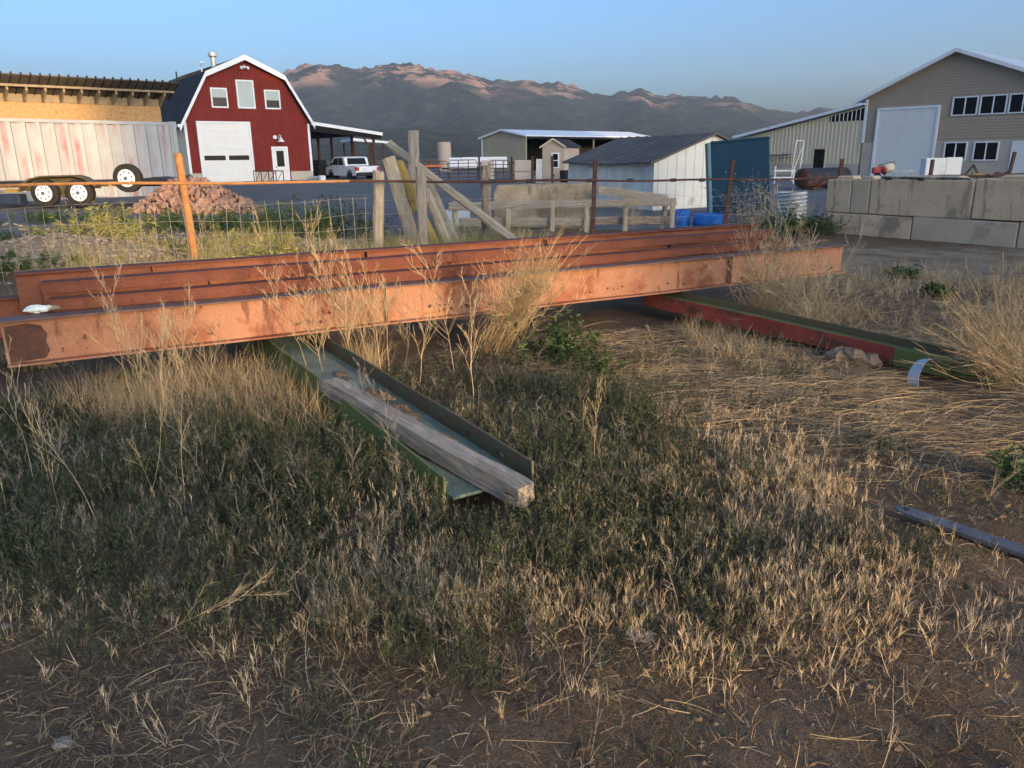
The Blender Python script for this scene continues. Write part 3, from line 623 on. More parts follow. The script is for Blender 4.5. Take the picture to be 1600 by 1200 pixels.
build('soffit', MB().add(vs+[(x, y+.02, z+.03) for x, y, z in vs], [(0, 1, 2, 3), (7, 6, 5, 4), (0, 4, 5, 1), (1, 5, 6, 2), (2, 6, 7, 3), (3, 7, 4, 0)]), M['soffit'], oh)
for i in range(31):
    x = -3.1+i*.3; build('roof_seam', MB().bar((x, -1.35, 4.56), (x, -1.28, 4.55), .05, .10).bar((x, -1.3, 4.49), (x, -.06, 3.975), .035, .03), M['roof_dark'], oh)
build('purlin', MB().box(-3.2, 5.9, -.78, -.70, 4.18, 4.26), M['lumber'], oh)
for i in range(15):
    x = -2.9+i*.6; q = [(-.70, 4.22), (-.02, 3.96), (-.02, 3.72), (-.12, 3.72), (-.70, 4.06)]
    build('bracket', MB().add([(x, y, z) for y, z in q]+[(x+.07, y, z) for y, z in q], [(0, 1, 2, 3, 4), (9, 8, 7, 6, 5)]+[(j, j+5, (j+1) % 5+5, (j+1) % 5) for j in range(5)]), M['lumber'], oh)

# shipping container with corrugated side
CA = R(48.7); c0 = at(272, 190, 28)
ct = thing('shipping_container', 'pale grey corrugated shipping container streaked with worn red paint', 'container', (c0.x, 28, 0), CA)
L_ = 9.6; zt, zb = 2.86, .34
pts = []; x = -L_+.15
while x < -1.62: pts += [(x, 0), (x+.03, .07), (x+.17, .07), (x+.27, 0)]; x += .40
pts += [(x, 0), (-.1, 0)]
mb = MB(); n = len(pts)
mb.add([(px, py-.02, zb+.12) for px, py in pts]+[(px, py-.02, zt-.1) for px, py in pts]+[(px, py+.01, zb+.12) for px, py in pts]+[(px, py+.01, zt-.1) for px, py in pts],
       [(i, i+1, n+i+1, n+i) for i in range(n-1)]+[(2*n+i+1, 2*n+i, 3*n+i, 3*n+i+1) for i in range(n-1)])
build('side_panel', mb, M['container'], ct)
build('body', MB().box(-L_+.05, -.05, .06, 2.38, zb+.1, zt-.03), M['container_grey'], ct)
build('top_rail', MB().box(-L_, 0, -.045, .06, zt-.1, zt), M['container_grey'], ct)
build('bottom_rail', MB().box(-L_, 0, -.045, .06, zb, zb+.13), M['container_grey'], ct)
build('corner_post', MB().box(-.12, .02, -.05, .12, zb, zt+.01), M['container_grey'], ct)
build('corner_casting', MB().box(-.16, .03, -.06, .13, zt-.12, zt+.02), M['container_grey'], ct)
build('corner_casting', MB().box(-.16, .03, -.06, .13, zb-.02, zb+.1), M['container_grey'], ct)
build('end_wall', MB().box(-.05, .0, .12, 2.4, zb, zt), M['container_grey'], ct)
build('vent_cover', MB().box(-.62, -.48, -.05, -.018, zt-.42, zt-.18), M['container_grey'], ct)

# ------------------------------------------------------------------ far and middle-distance yard
# tan pole barn far behind, open on its long side
pb = thing('pole_barn', 'far tan metal pole barn with pale blue-white roof and dark open front', 'pole barn', (-3.0, 90, 0), R(-46))
prof = [(0, 3.65), (3.45, 4.36), (6.93, 3.72)]
build('end_wall', gable_wall(prof, -.4, .12, .32, rib_h=.03, rib_w=.05), M['tan_siding'], pb)
build('end_wall', MB().prism([(0, -.4)]+prof+[(6.93, -.4)], 21.8, 21.92), M['tan_siding'], pb)
build('side_wall', MB().box(0, .12, .12, 21.8, -.4, 3.6), M['tan_siding'], pb)
build('roof', roof_mb([(-.25, 3.68), (3.45, 4.48), (7.3, 3.78)], -.3, 22.2, .1, .6, .03), M['roof_white'], pb)
build('roof_trim', rake_mb([(-.28, 3.68), (3.45, 4.5), (7.32, 3.78)], -.36, -.30, .16, .02), M['white_trim'], pb)
build('corner_trim', MB().box(-.06, .1, -.05, -.002, -.4, 3.6), M['white_trim'], pb)
build('lining', MB().box(.13, .2, .3, 21.6, -.38, 3.5).box(.2, 6.7, 21.5, 21.6, -.38, 3.5), M['dark_void'], pb)  # near-black sheets paint the shade inside the open barn
build('ceiling', MB().box(.2, 6.6, .3, 21.5, 3.45, 3.5), M['dark_void'], pb)  # overhead sheet, black in place of interior shade
build('header_beam', MB().box(6.8, 6.95, .12, 21.8, 3.5, 3.7), M['roof_dark'], pb)
for y in (5.5, 11, 16.5): build('post', MB().box(6.8, 6.95, y, y+.15, -.4, 3.4), M['lumber'], pb)
# tan garden shed
gs = thing('garden_shed', 'small pinkish tan garden shed with white-framed window and dark shingle roof', 'shed', (at(848, 280, 46).x, 46.3, 0), R(-20))
prof = [(0, 2.18), (.65, 2.52), (1.3, 2.18)]
build('end_wall', gable_wall(prof, .1, .08), M['shed_tan'], gs)
build('side_wall', MB().box(1.22, 1.3, .08, 3.3, .1, 2.15), M['shed_tan'], gs)
build('side_wall', MB().box(0, .08, .08, 3.3, .1, 2.15), M['shed_tan'], gs)
build('roof', roof_mb([(-.12, 2.13), (.65, 2.56), (1.42, 2.13)], -.1, 3.4, .06), M['roof_dark'], gs)
build('roof_trim', rake_mb([(-.13, 2.12), (.65, 2.58), (1.43, 2.12)], -.14, -.1, .09, .01), M['cream'], gs)
build('batten', MB().box(1.3, 1.33, .1, 3.3, 1.3, 1.36), M['shed_tan'], gs)
window(gs, .62, .94, 1.0, 1.72, 'h', .07, y=-.01)
tag(build('stock_tank', MB().tube([(0, 0, 0), (0, 0, .05), (0, 0, .62), (0, 0, .66)], [.38, .4, .42, .42], 18), M['black_plastic'], bevel=.01), 'black water trough beside the tan garden shed', 'trough').location = (at(886, 280, 44.5).x, 44.5, .18)
# round concrete tank on the rise behind
tag(build('water_tank', MB().tube([(0, 0, -.5), (0, 0, 2.95), (0, 0, 3.0)], [.72, .72, .6], 20), M['shed_tan'], smooth=False), 'tan round tank standing behind the corral gates', 'tank').location = (at(694.5, 250, 84).x, 84, .2)
# white box trailer
bt = thing('box_trailer', 'long low white enclosed trailer parked behind the rusty corral panels', 'trailer', (at(701, 250, 70).x, 70, .25), R(3))
build('body', MB().box(1.15, 5.1, 0, 2.3, .45, 1.38), M['car_white'], bt, bevel=.05)
build('nose', MB().box(0, 1.14, 0, 2.3, .45, 1.36), M['roof_white'], bt, bevel=.08)
build('trim_frame', frame_mb(3.6, 4.9, .75, 1.15, .04, -.02, -.001), M['container_grey'], bt)
build('chassis', MB().box(-.6, 5.1, .1, 2.2, .35, .45), M['black_metal'], bt)
for x in (2.8, 3.6): build('wheel', MB().disc((x, 0, .35), .35, -.02, .2, 20), M['tyre'], bt)
# corral panels and stacked blocks
def pipe_gate(px0, px1, Y, h, label, rails=6, zb=.25):
    x0, x1 = at(px0, 270, Y).x, at(px1, 270, Y).x; w = x1-x0
    g = thing('corral_gate', label, 'gate', (x0, Y, zb), R(rng.uniform(-4, 4)), 'rusty corral gates')
    fr = MB(); r = .028
    fr.tube([(0, 0, .12), (0, 0, h-.12), (.12, 0, h), (w-.12, 0, h), (w, 0, h-.12), (w, 0, .12), (w-.1, 0, .05), (.1, 0, .05), (0, 0, .12)], r, 6, False)
    build('frame', fr, M['rust_dark'], g)
    for i in range(1, rails): build('rail', MB().tube([(0, 0, .05+(h-.05)*i/rails), (w, 0, .05+(h-.05)*i/rails+random.uniform(-.03, .03))], r*.8, 6), M['rust_dark'], g)
    for k in (.33, .68): build('stay', MB().bar((w*k, 0, .05), (w*k, 0, h), .05, .02), M['rust_dark'], g)
pipe_gate(656, 700, 47, 1.15, 'rusty corral gate left of the long pole, with bent lower rails')
pipe_gate(702, 746, 46.4, 1.2, 'rusty corral gate hung just left of the pale concrete blocks')
pipe_gate(764, 797, 44, 1.25, 'corral gate with rounded top rail behind the rough fence post', 6, .15)
for px, Y, lab in ((749, 46, 'rusty steel gate post left of the concrete block stack'), (800, 44.6, 'rusty steel gate post right of the rounded gate'), (832, 44.8, 'rusty steel gate post left of the tan garden shed'), (656, 46.8, 'thick rusty steel post at the left end of the corral'), (863, 43, 'rusty thin post in front of the tan garden shed')):
    x = at(px, 270, Y).x
    p = thing('gate_post', lab, 'post', (x, Y, .1), 0, 'rusty gate posts')
    build('post', MB().tube([(0, 0, 0), (0, 0, 1.5)], .06, 8), M['rust_dark'], p)
    for z in (.5, 1.15): build('hinge', MB().box(-.05, .12, -.06, .06, z-.06, z+.06), M['rust_dark'], p)
for px0, px1, Y, lab in ((752, 772, 47.5, 'left of the rough fence post'), (804, 830, 46.5, 'left of the tan garden shed')):
    x0, x1 = at(px0, 270, Y).x, at(px1, 270, Y).x
    for i, w_ in ((0, 'lower'), (1, 'upper')):
        tag(build('concrete_block', MB().box(x0, x1, Y, Y+.6, .1+i*.66, .1+i*.66+.64), M['concrete_far'], bevel=.03), '%s pale concrete block of the stack %s' % (w_, lab), 'concrete block', 'far concrete blocks')
tag(build('corrugated_sheet', MB().add([(x, Y, z) for z in (.1, 1.45) for x, Y in [(at(838+i*1.2, 270, 46).x, 46+.02*(i % 2)) for i in range(9)]], [(i, i+1, i+10, i+9) for i in range(8)]), M['galvanised']), 'grey upright corrugated sheet beside the tan garden shed', 'metal sheet')
# orange board and the low rubbish mound
tag(build('orange_plank', MB().box(0, 1.0, 0, .05, 0, .12), mat('orange', (.6, .16, .05)), bevel=.01), 'short orange plank on the corral gate behind the leaning boards', 'plank').location = (at(664, 258, 46.6).x, 46.6, 1.08)
# pickup truck
tk = thing('pickup_truck', 'white crew cab pickup truck parked by the lean-to, seen from the rear', 'pickup truck', (at(570, 285, 57).x-1.1, 58.2, .03), math.atan2(.80, -.60))
def tr_body():
    mb = MB()
    prof = [(-2.55, .50), (-2.56, 1.02), (-2.50, 1.08), (-.95, 1.10), (-.72, 1.66), (-.45, 1.74), (.75, 1.74), (1.0, 1.68), (1.62, 1.14), (2.3, 1.04), (2.52, .94), (2.56, .55), (2.3, .42), (-2.3, .42)]
    return mb.prism(prof, -.92, .92)
build('body', tr_body(), M['car_white'], tk, bevel=.07, seg=2)
build('bed_floor', MB().box(-2.45, -1.05, -.76, .76, 1.06, 1.115), M['black_metal'], tk)
for s in (1, -1):
    y0, y1 = (.905, .93) if s > 0 else (-.93, -.905)
    build('side_window', MB().prism([(-.60, 1.16), (-.45, 1.62), (.22, 1.64), (.22, 1.16)], y0, y1), M['glass'], tk)
    build('side_window', MB().prism([(.30, 1.16), (.30, 1.64), (.85, 1.60), (1.32, 1.18)], y0, y1), M['glass'], tk)
    for nm, x0, x1 in (('rear_door', -.7, .25), ('front_door', .27, 1.4)):
        d = build(nm, MB().box(x0, x1, y0, y1-.008*s if s > 0 else y1, .55, 1.14) if s > 0 else MB().box(x0, x1, y0+.008, y1, .55, 1.14), M['car_white'], tk)
        build('handle', MB().box(x0+.08, x0+.25, .93 if s > 0 else -.945, .945 if s > 0 else -.93, 1.0, 1.04), M['black_plastic'], d)
    build('mirror', MB().box(1.15, 1.35, .93 if s > 0 else -1.1, 1.1 if s > 0 else -.93, 1.14, 1.3), M['black_plastic'], tk, bevel=.03)
    build('tail_light', MB().box(-2.60, -2.40, .70 if s > 0 else -.935, .935 if s > 0 else -.70, .78, 1.02), M['tail_red'], tk, bevel=.02)
    for x in (1.6, -1.5):
        w_ = build('wheel', MB().disc((x, 0, .36), .37, s*.72-.12, s*.72+.215, 26), M['tyre'], tk, bevel=.03)
        build('rim', MB().disc((x, 0, .36), .23, s*.95-.01, s*.95+.012, 20), M['black_metal'], w_)
        build('wheel_arch', MB().disc((x, 0, .40), .46, s*.915-.008, s*.915+.010, 26, .36), M['black_plastic'], tk)
build('rear_window', MB().add([(-.80, -.74, 1.22), (-.80, .74, 1.22), (-.64, .68, 1.63), (-.64, -.68, 1.63), (-.945, -.74, 1.20), (-.945, .74, 1.20), (-.775, .68, 1.63), (-.775, -.68, 1.63)], [(0, 1, 2, 3), (7, 6, 5, 4), (0, 4, 5, 1), (1, 5, 6, 2), (2, 6, 7, 3), (3, 7, 4, 0)]), M['glass'], tk)
build('rear_bumper', MB().box(-2.72, -2.4, -.9, .9, .42, .66), M['black_plastic'], tk, bevel=.04)
build('tailgate', MB().box(-2.60, -2.5, -.66, .66, .68, 1.06), M['car_white'], tk, bevel=.02)
build('number_plate', MB().box(-2.615, -2.60, .12, .42, .78, .92), M['litter_white'], tk)
# things by the barn
st = thing('truss_stand', 'dark steel truss frame leaning in front of the barn man door', 'steel frame', (at(398, 286, 49).x, 49, .2), R(5))
w = at(443, 286, 49).x-at(398, 286, 49).x
mb = MB().bar((0, 0, .78), (w, 0, .74), .05, .06).bar((0, 0, .03), (w, 0, .03), .05, .05)
build('frame', mb, M['rust_dark'], st)
for i in range(5): build('strut', MB().bar((w*i/4, 0, .05), (w*i/4, 0, .76), .05, .05), M['rust_dark'], st)
for i in range(4): build('brace', MB().bar((w*(i+.1)/4, 0, .1), (w*(i+.9)/4, 0, .74), .035, .03), M['rust_dark'], st)
tag(build('lumber_stack', MB().box(0, 1.0, 0, .6, 0, .1).box(.1, 1.15, .05, .55, .1, .2).box(0, .9, 0, .5, .2, .3).box(.15, 1.0, .1, .5, .3, .42).box(-.2, 1.3, -.1, -.02, 0, .06), M['container_grey'], bevel=.01), 'low grey stack of boards at the right foot of the barn', 'board stack').location = (at(470, 285, 52).x, 53.5, .1)
ba = thing('parts_rack', 'dark cluttered rack of parts against the left foot of the barn', 'rack', (at(283, 284, 49.5).x, 49.3, .3), R(30))
build('frame', MB().tube([(0, 0, 0), (0, 0, .9), (.3, 0, .95), (.3, 0, 0)], .03, 6), M['black_metal'], ba)
build('hoop', MB().tube([(.6+.22*math.cos(a), 0, .22+.22*math.sin(a)) for a in np.linspace(0, 6.28, 17)], .03, 6, False), M['tyre'], ba)
build('motor', MB().box(.25, .55, -.1, .15, .0, .45).ball((.1, 0, .55), .18, 8, 6), M['black_metal'], ba)
build('jug', MB().tube([(.05, -.1, .95), (.05, -.1, 1.15), (.05, -.1, 1.22)], [.12, .12, .04], 10), M['white_trim'], ba)
tag(build('plastic_bucket', MB().tube([(0, 0, 0), (0, 0, .5), (0, 0, .52)], [.2, .24, .25], 14), M['white_trim']), 'white bucket on the ground left of the pickup truck', 'bucket').location = (at(504, 286, 53).x, 53, .05)
tr_ = thing('dark_tractor', 'dark machine parked under the lean-to left of the pickup truck', 'tractor', (at(505, 283, 60).x, 60.5, .05), R(60))
build('body', MB().box(-.9, .9, -.35, .35, .5, 1.1).box(-.8, -.1, -.45, .45, .9, 1.5), M['black_metal'], tr_, bevel=.05)
for x, r in ((-.6, .55), (.7, .35)):
    for y in (-.6, .42): build('wheel', MB().disc((x, 0, r), r, y, y+.2, 20), M['tyre'], tr_, bevel=.02)

# flat equipment trailer in front of the container
FT = thing('flatbed_trailer', 'olive tandem-axle flatbed trailer parked in front of the grey container', 'trailer', (-11.15, 20, .52), R(0))
build('frame', MB().box(-2.6, 1.45, -.02, .06, .46, .56).box(-2.6, 1.45, 1.74, 1.82, .46, .56).box(-2.6, 1.4, .06, 1.74, .50, .55), M['trailer_olive'], FT)
build('deck', MB().box(-2.6, 1.3, .0, 1.8, .562, .60), M['black_metal'], FT)
build('tongue', MB().add([(1.4, 0, .44), (2.75, .8, .44), (2.75, 1.0, .44), (1.4, 1.8, .44), (1.4, 0, .54), (2.75, .8, .54), (2.75, 1.0, .54), (1.4, 1.8, .54)], [(3, 2, 1, 0), (4, 5, 6, 7), (0, 1, 5, 4), (1, 2, 6, 5), (2, 3, 7, 6), (3, 0, 4, 7)]), M['black_metal'], FT)
build('tongue_box', MB().prism([(1.9, .50), (1.9, .64), (2.3, .68), (2.72, .62), (2.75, .50)], -.02, .7), M['black_metal'], FT, bevel=.01)
arc = [(-.98, .40), (-.95, .52), (-.72, .66), (-.42, .725), (.42, .735), (.62, .68), (.80, .56), (.9, .47)]
fd = build('fender', MB().prism([(x*1.02, z+.02) for x, z in arc]+[(x*.98, z-.015) for x, z in arc[::-1]], -.32, -.02), M['trailer_olive'], FT)
build('fender_skirt', MB().prism(arc+[(.9, .42), (.16, .42), (.1, .20), (-.1, .20), (-.16, .42), (-.98, .36)], -.05, -.03), M['trailer_olive'], FT)
def wheel(x, y, z, par, r=.335):
    w_ = build('wheel', MB().disc((x, 0, z), r, y, y+.2, 32), M['tyre'], par, bevel=.03, seg=2)
    rm = build('rim', MB().disc((x, 0, z), r*.62, y-.012, y+.02, 28), M['white_trim'], w_, bevel=.008)
    hb = build('hub', MB().disc((x, 0, z), r*.13, y-.05, y-.012, 12), M['chrome'], rm)
    sl_ = MB()
    for i in range(8):
        a = i*math.pi/4+.2; sl_.disc((x+math.cos(a)*r*.43, 0, z+math.sin(a)*r*.43), r*.062, y-.016, y-.012, 8)
    build('rim_slots', sl_, M['black_metal'], rm)
for x in (-.44, .43): wheel(x, -.25, .325, FT); 
tag(build('axle_beam', MB().box(-.6, .6, .1, .16, .3, .44), M['black_metal'], FT))
sp_ = build('spare_mount', MB().box(1.62, 1.70, -.02, .04, .4, .8), M['black_metal'], FT); wheel(1.66, -.24, .66, FT, .345)
build('tool_box', MB().box(-1.75, -1.2, -.05, .3, .05, .30), M['navy'], FT, bevel=.02)
build('tail_lamp', MB().box(-1.55, -1.12, -.04, -.02, .34, .44), M['yellow_wood'], FT)
cu = bpy.data.curves.new('lettering', 'FONT'); cu.body = 'BULK'; cu.size = .13; cu.extrude = .004; cu.align_x = 'CENTER'
to = bpy.data.objects.new('tmp', cu); COL.objects.link(to)
me = bpy.data.meshes.new_from_object(to.evaluated_get(bpy.context.evaluated_depsgraph_get())); bpy.data.objects.remove(to)
lt = link('lettering', me, M['yellow_letter'], FT); lt.rotation_euler = (R(90), 0, 0); lt.location = (1.24, -.03, .455)

# low white shed with the sagging dark roof
WA = R(30)
ws = thing('white_shed', 'low white metal shed with dented side and sagging dark ribbed roof', 'shed', (4.1, 22.6, 0), WA)
prof = [(0, 1.42), (2.2, 2.12), (4.4, 1.42)]
build('end_wall', gable_wall(prof, -.1, .06, .34, rib_h=.02, rib_w=.03), M['white_shed'], ws)
mb = MB(); ny_ = 40; nz_ = 8; vs = []
for k in range(nz_+1):
    for j in range(ny_+1):
        y = 4.26*j/ny_; z = -.1+1.5*k/nz_; x = .02*(1 if (j % 4) in (0,) else 0)
        dent = .16*math.exp(-((y-.85)**2/.25+(z-1.05)**2/.18))+.10*math.exp(-((y-1.5)**2/.12+(z-.8)**2/.1))
        vs.append((-x+dent+.02*math.sin(y*5+z*3), y, z))
mb.add(vs, [(k*(ny_+1)+j, k*(ny_+1)+j+1, (k+1)*(ny_+1)+j+1, (k+1)*(ny_+1)+j) for k in range(nz_) for j in range(ny_)])
build('side_wall', mb, M['white_shed'], ws)
build('back_wall', MB().box(.1, 4.3, 4.2, 4.26, -.1, 1.4).box(4.3, 4.36, .06, 4.2, -.1, 1.4), M['white_shed'], ws)
mb = MB(); vs = []
for j in range(31):
    y = -.12+4.5*j/30
    sag = .07*math.sin(max(0, min(1, (y-.5)/3.2))*math.pi)
    r_ = .022 if j % 3 == 0 else 0
    for x, z in ((-.22, 1.37-.7*sag), (1.0, 1.76-sag*.6), (2.2, 2.16-.2*sag), (4.62, 1.38)): vs.append((x, y, z+r_))
mb.add(vs, [(j*4+i, j*4+i+1, j*4+5+i, j*4+4+i) for j in range(30) for i in range(3)])
o_ = build('roof', mb, M['roof_brown'], ws); md = o_.modifiers.new('thick', 'SOLIDIFY'); md.thickness = .03
build('roof_trim', rake_mb([(-.24, 1.36), (2.2, 2.17), (4.64, 1.37)], -.15, -.122, .05, .01), M['roof_brown'], ws)
# teal panel
tp = thing('teal_panel', 'big dark teal moulded panel standing on edge beside the white shed', 'panel', (4.98, 19.5, .12), R(2)); tp.rotation_euler = (R(-4), R(-4), R(2))
build('sheet', MB().box(.05, 1.5, -.02, .10, 0, 1.74), M['teal'], tp, bevel=.03, seg=2)
build('side_lip', MB().box(-.04, .05, -.05, .16, 0, 1.72), mat('teal_edge', (.09, .17, .19), (.13, .23, .25), 3, .45), tp, bevel=.015)  # edge strip coloured lighter, as if lit
build('top_lip', MB().box(.05, 1.5, -.05, -.022, 1.69, 1.75), M['teal'], tp, bevel=.01)
# corrugated culvert
mb = MB(); n = 40; vs = []; H_ = .72; kz = 60
for k in range(kz+1):
    z = H_*k/kz
    for j in range(n):
        a = 2*math.pi*j/n; r = .33+.016*math.cos(2*math.pi*(z/.085-j/n*1.0))
        vs.append((r*math.cos(a), r*math.sin(a), z))
mb.add(vs, [(k*n+j, k*n+(j+1) % n, (k+1)*n+(j+1) % n, (k+1)*n+j) for k in range(kz) for j in range(n)])
cv = build('culvert_pipe', mb, M['galvanised'], smooth=True); cv.modifiers.new('thick', 'SOLIDIFY').thickness = .006
cv.location = (6.46, 18, gh(6.46, 18)-.02); cv.rotation_euler = (0, R(-3), 0); tag(cv, 'short silver corrugated culvert pipe standing upright by the weeds', 'culvert pipe')
# blue tubs
for (x, y, r, h, lab) in ((3.62, 16.6, .19, .42, 'small blue plastic drum half hidden by the plank fence'), (4.18, 16.4, .34, .36, 'wide cut-down blue plastic drum behind the beam stack')):
    b_ = thing('blue_drum', lab, 'drum', (x, y, gh(x, y)), 0, 'blue plastic drums')
    build('shell', MB().tube([(0, 0, 0), (0, 0, .04), (0, 0, h*.45), (0, 0, h*.5), (0, 0, h*.55), (0, 0, h)], [r*.9, r, r, r*1.04, r, r*.97], 24, False), M['blue_plastic'], b_, smooth=True).modifiers.new('thick', 'SOLIDIFY').thickness = .012
    build('base', MB().disc((0, 0, 0), r*.92, -.02, .02, 20), M['blue_plastic'], b_).rotation_euler = (R(90), 0, 0)
# rusty black tank on its side
tk2 = thing('fuel_tank', 'rusty black cylindrical tank lying on its side near the cream building', 'tank', (at(1252, 290, 34).x, 34, .12), R(28))
build('shell', MB().tube([(0, 0, .42), (2.6, 0, .42)], .42, 28, False), M['tank_black'], tk2, smooth=True)
build('end_cap', MB().tube([(-.10, 0, .42), (-.03, 0, .42), (.0, 0, .42)], [.26, .40, .42], 28), M['rust_dark'], tk2, smooth=True)
build('end_cap', MB().tube([(2.6, 0, .42), (2.64, 0, .42), (2.72, 0, .42)], [.42, .40, .26], 28), M['rust_dark'], tk2, smooth=True)
for x in (.5, 2.0): build('saddle', MB().box(x-.08, x+.08, -.35, .35, -.12, .06), M['rust_dark'], tk2)
# white ladder stand and junk
ls2 = thing('ladder_frame', 'tall narrow white steel A-frame standing in front of the cream building', 'ladder frame', (at(1236, 274, 45).x, 45, .1), R(-10))
for p, q in (((0, 0, 0), (.12, 0, 2.15)), ((.12, 0, 2.15), (.52, 0, 2.15)), ((.52, 0, 2.15), (.42, 0, 0)), ((.5, .02, 1.9), (.05, .02, .35)), ((0, 0, .3), (.42, 0, .3)), ((.03, 0, .02), (.42, 0, .02))):
    build('tube', MB().tube([p, q], .028, 6), M['white_paint'], ls2)
jr = thing('pipe_rack', 'low white rack of scrap boards and pipe left of the rusty tank', 'rack', (at(1208, 285, 42).x, 42, .05), R(-6))
for z in (.28, .62): build('shelf', MB().box(0, 1.1, 0, .5, z, z+.06), M['white_paint'], jr)
for x in (.05, 1.02): build('upright', MB().box(x, x+.05, .02, .07, 0, .9), M['white_paint'], jr)
for i in range(5): build('scrap_board', MB().bar((-.1+random.random()*.1, .1+i*.07, .72+.02*(i % 2)), (1.0+random.random()*.2, .1+i*.07, .74), .06, .05), M['rust_dark' if i % 2 else 'wood_long'], jr)
wr = thing('wall_rack', 'scrap lumber lying on a shelf against the cream ribbed wall', 'shelf', (18.9, 58.9, 0), R(-50))
build('shelf', MB().box(0, 2.2, 0, .3, 1.3, 1.36), M['lumber'], wr)
for i in range(6): build('board', MB().bar((random.random()*.3, .05+i*.04, 1.42+.05*(i % 3)), (1.4+random.random()*.8, .05+i*.04, 1.42+.06*(i % 3)), .06, .05), M['rust_dark' if i % 2 else 'wood_long'], wr)
# white cabinet, red machine, stand, plough in front of the workshop
wc = thing('white_cabinet', 'white two-door metal cabinet on the ground in front of the roller door', 'cabinet', (at(1444, 275, 42).x, 42, -.05), R(-6))
w = at(1498, 275, 42).x-at(1444, 275, 42).x
build('body', MB().box(0, w, .03, .7, 0, 1.30), M['white_paint'], wc, bevel=.02)
for a, b in ((.02, w*.55), (w*.56, w-.02)): build('door', MB().box(a, b, 0, .028, .03, 1.33 if a > .5 else 1.27), M['white_paint'], wc, bevel=.008)
for z in (.62, .88): build('handle', MB().tube([(w*.53, -.002, z), (w*.53, -.06, z), (w*.46, -.06, z+.01), (w*.46, -.002, z+.01)], .015, 5), M['chrome'], wc)
rm_ = thing('red_mixer', 'small red machine with a cream drum in front of the roller door', 'mixer', (at(1362, 276, 46).x, 46, .15), R(-8))
build('frame', MB().bar((0, 0, .05), (1.2, 0, .05), .06, .06).bar((.1, 0, .05), (.35, 0, .75), .06, .06).bar((.75, 0, .05), (.35, 0, .75), .05, .05), M['red_machine'], rm_)
build('motor_cover', MB().box(.0, .42, -.2, .2, .25, .6), M['red_machine'], rm_, bevel=.05)
build('drum', MB().tube([(.45, 0, .5), (.6, 0, .52), (.95, 0, .58), (1.15, 0, .64)], [.1, .26, .28, .16], 18), M['cream'], rm_, smooth=True)
build('drum_ring', MB().tube([(.42, 0, .42), (.6, 0, .46), (.7, 0, .48)], [.12, .285, .29], 18), M['red_machine'], rm_)
build('handle', MB().tube([(.3, 0, .7), (.7, -.1, .82), (1.1, -.1, .9), (1.18, -.1, .75)], .02, 5), M['rust_dark'], rm_)
build('wheel', MB().disc((.25, 0, .15), .16, -.3, -.22, 16), M['tyre'], rm_)
ms = thing('metal_stand', 'low grey tube stand right of the red machine', 'stand', (at(1396, 277, 45).x, 45, .1), R(-6))
for x in (0, .45, .95): build('leg', MB().tube([(x, 0, 0), (x, 0, .42)], .02, 5), M['galvanised'], ms)
build('top', MB().box(-.05, 1.1, -.02, .3, .42, .47), M['galvanised'], ms)
pl = thing('plough', 'rusty farm implement with an A-shaped hitch behind the block wall', 'farm implement', (at(1500, 275, 36).x, 36, .25), R(-5))
build('hitch', MB().bar((.15, 0, .2), (.52, 0, .72), .07, .07).bar((.52, 0, .72), (.78, 0, .3), .07, .07), M['rust_dark'], pl)
build('beam', MB().bar((-.4, 0, .22), (2.3, 0, .2), .1, .08), M['rust_dark'], pl)
build('bracket', MB().box(.5, 1.1, -.1, .1, .25, .36), M['yellow_wood'], pl, bevel=.01)
for i in range(5):
    build('tine', MB().tube([(.4+i*.35, 0, .2), (.45+i*.35, 0, -.05), (.6+i*.35, 0, -.25)], .03, 5), M['rust_dark'], pl)
build('disc_gang', MB().disc((1.5, 0, .2), .22, -.25, -.2, 16).disc((1.9, 0, .2), .22, -.25, -.2, 16).bar((1.4, -.22, .2), (2.1, -.22, .2), .05, .05), M['rust_dark'], pl)
# trees behind the pole barn
def tree(x, y, h, w, label):
    t = thing('tree', label, 'tree', (x, y, 0), 0, 'trees beyond the pole barn')
    tb = MB().tube([(0, 0, 0), (.1, 0, h*.3), (.05, .1, h*.6), (0, 0, h*.85)], [.25, .2, .12, .04], 7)
    for i in range(6):
        a = i*1.05; z = h*(.35+.08*i); tb.tube([(0, 0, z), (math.cos(a)*w*.25, math.sin(a)*w*.25, z+h*.1), (math.cos(a)*w*.42, math.sin(a)*w*.42, z+h*.16)], [.1, .06, .02], 5)
    build('trunk', tb, M['bark'], t)
    n = 2600; c = rng.normal(size=(34, 3))*np.array([w*.24, w*.24, h*.16])+np.array([0, 0, h*.64]); k = rng.integers(0, 34, n)
    p = c[k]+rng.normal(size=(n, 3))*w*.07; d = rng.normal(size=(n, 3))
    V, F = ribbons(p, d, rng.uniform(.2, .4, n), rng.uniform(.12, .22, n), rng.normal(size=(n, 3))*.1, 2)
    np_mesh('crown', V, F, M['tree_leaf'], t)
tree(at(984, 225, 140).x, 140, 6.2, 5.0, 'round dark green tree top showing above the pale roof of the pole barn')
tree(at(1046, 225, 160).x, 160, 5.4, 4.0, 'smaller dark tree top just above the dark ribbed shed roof')

mat('clod', (.13, .085, .05), (.27, .19, .12), 30, .95, bump=.5, bscale=90, island=.3)
